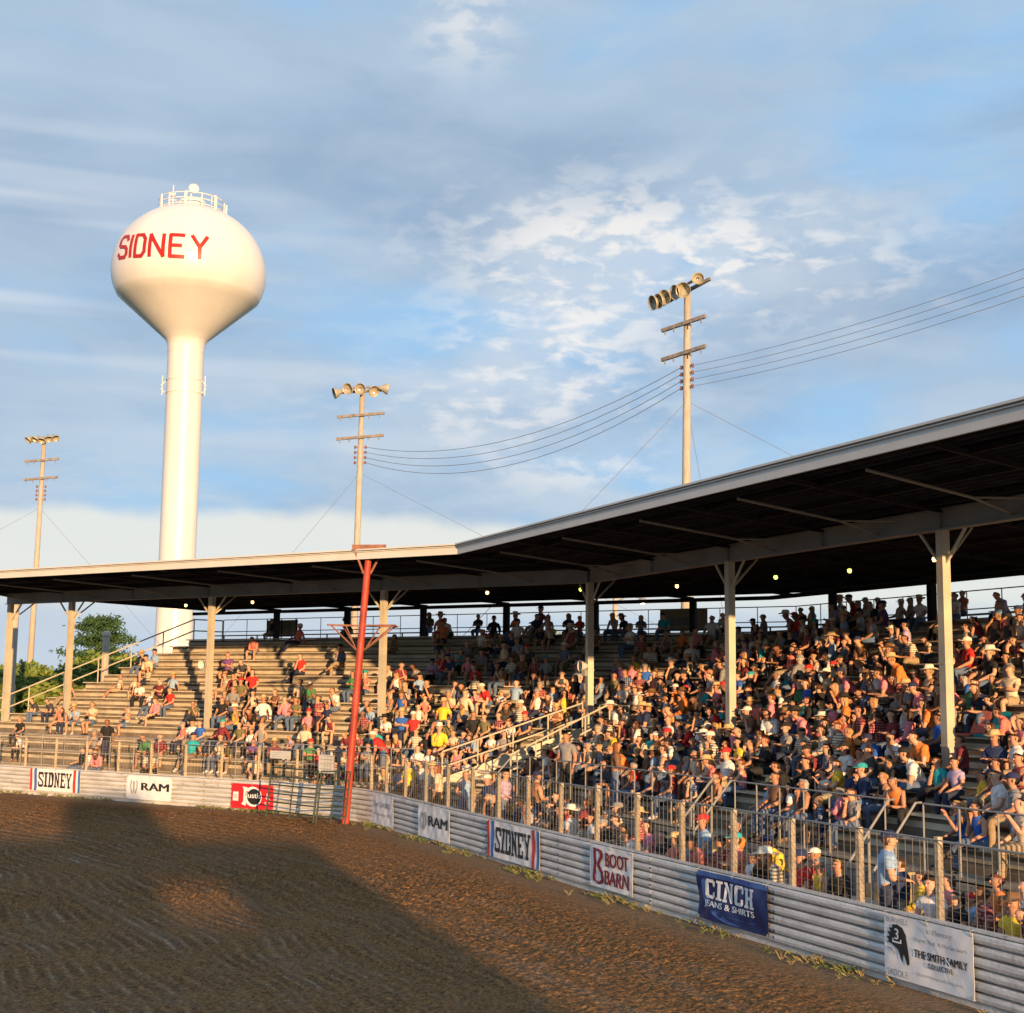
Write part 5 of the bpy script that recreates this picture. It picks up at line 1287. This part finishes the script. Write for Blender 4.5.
# stair / aisle strips left empty
def in_aisle(sec, i, s):
    o = ROW0 + DROW * i
    if o < .1:
        t = (o + 3.0) / 2.85
        sa = 2.3 * (1 - t) + .1 * t if sec == 2 else .2 * (1 - t) + 1.6 * t
        if s < sa + .35: return True
    if sec == 1 and i < 2 and (11.4 < s < 12.7 or 17.2 < s < 18.4): return True
    if o < .8 and o > -.5:
        for q, ps in FP:
            if q == sec and abs(ps - s) < .33 and abs(o) < .5: return True
    return False
for sec in (1, 2):
    se = SE1 - .3 if sec == 1 else SE2 - .3
    for i in range(NR + 1):
        if i < NR: o = ROW0 + DROW * i + .05; h = floor_h(i, sec)
        else: o = BACK_O - .5; h = DECK_H
        s = .35
        while s < se:
            p = P(sec, s, o, h); x, y, d = proj((p.x, p.y, h + 1.15))
            if -15 < x < 1050:
                D_ = density(x, y)
                if i == NR: D_ *= .55
                pr_ = D_ if D_ > .92 else D_ * (.45 + .95 * clump(sec, i, s))
                if random.random() < min(.94, pr_ * .86) and not in_aisle(sec, i, s):
                    pj = p + Vector(((n1 if sec == 1 else n2v)[0], (n1 if sec == 1 else n2v)[1], 0)) * random.uniform(-.07, .07)
                    PP.append([pj, yawface(sec) + random.gauss(0, .34) + (-.42 if sec == 1 else .1), None, i, sec, s, False])
            s += .44 + random.uniform(0, .09)
# two rows in the box behind the right barrier (plus benches under them)
boxrows = [(-5.42, .06, -2.4, 24.4), (-4.62, .06, 1.6, 24.4)]
for r_i, (o, h, a0, a1) in enumerate(boxrows):
    k = 0; s = a0
    while s < a1:
        e_ = min(a1, s + 4.4); base = P(1, s, o, h); mb = MB(); nm_ = ['front', 'back'][r_i]
        root = empty('box_bench', base, wallrot(1)); tag(root, f'plank bench in the {nm_} box row behind the barrier, number {k + 1} from the bend', 'bench', 'plank benches in the box seats')
        Ln = e_ - s - .15; hh = .42 if r_i == 0 else .50
        mb.bar((0, 0, hh), (Ln, 0, hh), .26, .04); mb.obj('seat', M_plank, root)
        for xx in (.3, Ln - .3): mb = MB(); mb.bar((xx, 0, 0), (xx, 0, hh - .02), .22, .05); mb.obj('leg', M_dark, root)
        k += 1; s = e_
    s = a0 + .2
    while s < a1:
        ok = not (r_i == 1 and (11.3 < s < 12.8 or 17.1 < s < 18.5)) and not (r_i == 0 and 18.9 < s < 19.9)
        if ok and random.random() < (.92 if r_i == 0 else .84) * (1 if s > 4 else .4): 
            PP.append([P(1, s, o, h + (.0 if r_i == 0 else .08)), yawface(1) + random.gauss(-.3, .42), None, -2 + r_i, 1, s, False])
        s += .48 + random.uniform(0, .08)
# hand placed people (standing and recognisable ones)
def special(sec, s, o, h, yaw, over, row, st=True): PP.append([P(sec, s, o, h), yaw, over, row, sec, s, st])
yf = yawface(1)
def clear_at(sec, s, row, r): 
    global PP
    PP = [q for q in PP if not (q[4] == sec and q[3] == row and abs(q[5] - s) < r)]
clear_at(1, 19.6, -2, .75)
special(1, 19.45, -5.45, .06, yf + 2.7, dict(shirt='light blue', cut='tshirt', hat=('cap_hat', 'navy'), hair='brown', hs='hair_short', fem=False, bot='dark jeans', pose='standing', scale=1.03, skin=1), -2)
for s, o, sh, ct, ht, hr_, hs_, fm, bt, yw in ((-2.6, -5.3, 'yellow', 'tshirt', None, 'brown', 'hair_short', 0, 'black trousers', .4), (-1.9, -5.0, 'white', 'tshirt', ('cap_hat', 'white'), 'brown', 'hair_short', 0, 'blue jeans', 2.2), (-1.0, -5.2, 'cream', 'shirt', ('cowboy_hat', 'straw'), 'grey', 'hair_short', 0, 'tan trousers', 2.6),
        (.2, -5.4, 'cream', 'tshirt', None, 'auburn', 'hair_long', 1, 'black shorts', -.6), (1.3, -5.0, 'light blue', 'tank', None, 'blond', 'ponytail', 1, 'denim shorts', 1.2), (2.2, -4.6, 'coral', 'tank', None, 'brown', 'hair_long', 1, 'black trousers', 3.0), (2.9, -4.5, 'lilac', 'shirt', None, 'blond', 'hair_short', 1, 'blue jeans', 2.0), (4.6, -4.35, 'brown', 'tank', ('cap_hat', 'navy'), 'brown', 'hair_short', 0, 'dark jeans', 3.3), (3.6, -5.3, 'navy', 'tshirt', ('cap_hat', 'white'), 'grey', 'hair_short', 0, 'khaki shorts', .2)):
    clear_at(1, s, -2, .4); clear_at(1, s, -1, .35)
    special(1, s, o, .06, yf + yw, dict(shirt=sh, cut=ct, hat=ht, hair=hr_, hs=hs_, fem=bool(fm), bot=bt, pose='standing', scale=random.uniform(.95, 1.03)), -2)
special(2, 5.6, -1.9, floor_h(1, 2), yawface(2) - 1.3, dict(shirt='red', cut='tshirt', hat=('cap_hat', 'white'), hair='blond', hs='hair_short', fem=False, bot='blue jeans', pose='stooping', scale=1.02), 1)
special(1, 3.9, -2.95, floor_h(0), yf + .5, dict(shirt='grey', cut='tshirt', hat=None, hair='brown', hs='hair_short', fem=False, bot='black trousers', pose='standing', scale=1.06), 0)
special(1, 6.6, -2.95, floor_h(0), yf + 2.9, dict(shirt='brown', cut='shirt', hat=None, hair='auburn', hs='hair_long', fem=True, bot='blue jeans', pose='standing', scale=.98), 0)
special(2, 17.9, -2.2, floor_h(1, 2), yawface(2) + .4, dict(shirt='black', cut='tshirt', hat=None, hair='auburn', hs='hair_short', fem=False, bot='dark jeans', pose='standing', scale=1.0), 1)
for (sec, s, row) in ((1, 3.9, 0), (1, 6.6, 0), (2, 17.9, 1), (2, 5.6, 1)):
    keepme = PP[-4:]; 
    PP[:-4] = [q for q in PP[:-4] if not (q[4] == sec and q[3] == row and abs(q[5] - s) < .4)]
SEATS = [(1, 16.3, 5), (1, 15.75, 5), (1, 6.3, 8), (1, 14.2, 8), (1, 9.2, 5), (1, 4.9, 2), (1, 7.2, 6)]
PP = [q for q in PP if q[6] or not any(q[4] == a_ and ((q[3] == c_ and abs(q[5] - b_) < .36) or (q[3] == c_ - 1 and abs(q[5] - b_ - .25) < .2)) for a_, b_, c_ in SEATS)]
# rank by how large they show
for q in PP: q.append(q[0].y)
PP.sort(key=lambda q: q[-1] - (0 if not q[6] else 100))
NIND = 300
ORD = ['first', 'second', 'third', 'fourth', 'fifth', 'sixth', 'seventh', 'eighth', 'ninth', 'tenth', 'eleventh', 'twelfth', 'thirteenth', 'fourteenth', 'fifteenth']
POSTX = [(s, proj(P(1, s, 0, 3))[0]) for s in (0, 8, 16)]
BNX = [('SIDNEY', 541), ('BOOT', 634), ('blue', 770), ('horse', 1100)]
def zone(x, row):
    if row < 0:
        if x < 480: return 'near the RAM banner'
        if x < 560: return 'above the SIDNEY banner'
        if x < 655: return 'above the maroon banner'
        if x < 800: return 'above the blue banner'
        if x < 880: return 'left of the horse banner'
        return 'above the horse banner'
    a, b, c = [p[1] for p in POSTX]
    if x < a - 100: return 'left of aisle stair'
    if x < a: return 'just left of corner post'
    if x < (a + b) / 2: return 'just right of corner post'
    if x < b: return 'just left of middle post'
    if x < b + 75: return 'just right of middle post'
    if x < b + 150: return 'midway between right posts'
    if x < c: return 'just left of nearest post'
    if x < c + 42: return 'just right of nearest post'
    return 'at the right edge'
def describe(a, row, x, withpose):
    cut = {'tshirt': 'T-shirt', 'shirt': 'long-sleeved shirt', 'tank': 'sleeveless top'}[a['cut']]
    if a['hat']: hd = f"{a['hat'][1]} {'cowboy hat' if a['hat'][0] == 'cowboy_hat' else 'cap'}"
    else: hd = {'hair_long': 'long ', 'ponytail': 'tied ', 'hair_short': 'short '}[a['hs']] + a['hair'] + ' hair'
    rw = 'front box' if row == -2 else 'back box' if row == -1 else (ORD[row] + ' row' if row < NR else 'walkway')
    sn = {'standing': 'standing, ', 'stooping': 'stooping, '}.get(a['pose'], '')
    return f"{sn}{a['shirt']} {cut}, {a['bot'].split()[1] if False else a['bot']}, {hd}, {rw}, {zone(x, row)}"
seen = set(); crowd = []; ni = 0
GRP = 'spectators in the grandstand'
for n_, q in enumerate(PP):
    p, yaw, over, row, sec, s, st, _ = q; x, y, d = proj((p.x, p.y, p.z + 1.1))
    vis = 0 < x < 1024
    if ni < NIND and vis:
        for _t in range(60):
            a = attrs(over, st, row == -2); lb = describe(a, row, x, False)
            if lb not in seen or over: break
        seen.add(lb); make_person(p, yaw, a, lb, GRP, d < 26); ni += 1
    else:
        crowd.append((p, yaw, attrs(over, st)))
print('individuals', ni, 'crowd', len(crowd))
# remaining far spectators in one mesh
VV = []; FI = []; FC = []; MI = []; mats_ = []; off = 0
for p, yaw, a in crowd:
    t = template(a['pose'], a['fem'], False); c, s = math.cos(yaw), math.sin(yaw)
    for part, m in [('body', SKM[a['skin']])] + [(pt, mm) for _, pt, mm in partlist(a)]:
        co, fs = t[part]; co = np.asarray(co) * a['scale']
        w = np.stack([co[:, 0] * c - co[:, 1] * s + p.x, co[:, 0] * s + co[:, 1] * c + p.y, co[:, 2] + p.z], -1); VV.append(w)
        if m not in mats_: mats_.append(m)
        k = mats_.index(m)
        for f in fs: FI.extend([i + off for i in f]); FC.append(len(f)); MI.append(k)
        off += len(co)
VV = np.concatenate(VV).astype(np.float32); me = bpy.data.meshes.new('distant_crowd'); me.vertices.add(len(VV)); me.vertices.foreach_set('co', VV.ravel())
me.loops.add(len(FI)); me.loops.foreach_set('vertex_index', np.array(FI, np.int32)); me.polygons.add(len(FC)); me.polygons.foreach_set('loop_start', np.concatenate([[0], np.cumsum(FC)[:-1]]).astype(np.int32))
me.polygons.foreach_set('material_index', np.array(MI, np.int32))
for m in mats_: me.materials.append(m)
me.update(calc_edges=True); me.polygons.foreach_set('use_smooth', np.ones(len(FC), bool))
o = bpy.data.objects.new('distant_crowd', me); COL.objects.link(o); tag(o, 'seated spectators filling the farther rows of both bleachers', 'crowd', kind='stuff')

# ------------------------------------------------------------------ folding stadium seats between the people
def stadium_seat(sec, s, row, col, lab, tilt=.25):
    p = P(sec, s, ROW0 + DROW * row + .08, floor_h(row) + .445); root = empty('stadium_seat', p, wallrot(sec)); tag(root, lab, 'seat', 'folding stadium seats on the planks')
    m = cm('cloth', col, SHC[col]) if col in SHC else col
    mb = MB(); mb.bar((-.21, -.02, .03), (.21, -.02, .03), .38, .05); mb.obj('cushion', m, root)
    mb = MB(); pts = []
    a, b = Vector((0, .17, .06)), Vector((0, .17 + tilt, .50)); d = (b - a)
    prof_ = [(-.21, 0), (.21, 0), (.23, .6), (.17, .95), (.0, 1.02), (-.17, .95), (-.23, .6)]
    mb.prism([a + d * z + Vector((x, 0, 0)) for x, z in prof_], (0, .035, .0)); mb.obj('backrest', m, root)
    mb = MB(); mb.tube([(-.22, -.2, .01), (-.22, .18, .01), (-.22, .18 + tilt, .5)], .012, 5); mb.tube([(.22, -.2, .01), (.22, .18, .01), (.22, .18 + tilt, .5)], .012, 5); mb.obj('frame', M_dark, root)
for sec, s, row, col, lab in ((1, 16.3, 5, 'teal', 'empty teal folding seat just right of the nearest post'), (1, 15.75, 5, 'coral', 'empty coral folding seat leaning beside the nearest post'), (1, 6.3, 8, 'teal', 'empty teal folding seat high in the shaded rows'),
        (1, 14.2, 8, 'cream', 'empty pale cream folding seat up behind the nearest post'), (1, 9.2, 5, 'teal', 'teal folding seat midway up a little right of the middle post'), (1, 4.9, 2, 'teal', 'teal folding seat low in the rows right of the corner post'), (1, 7.2, 6, 'green', 'green folding seat behind the middle post')):
    stadium_seat(sec, s, row, col, lab)
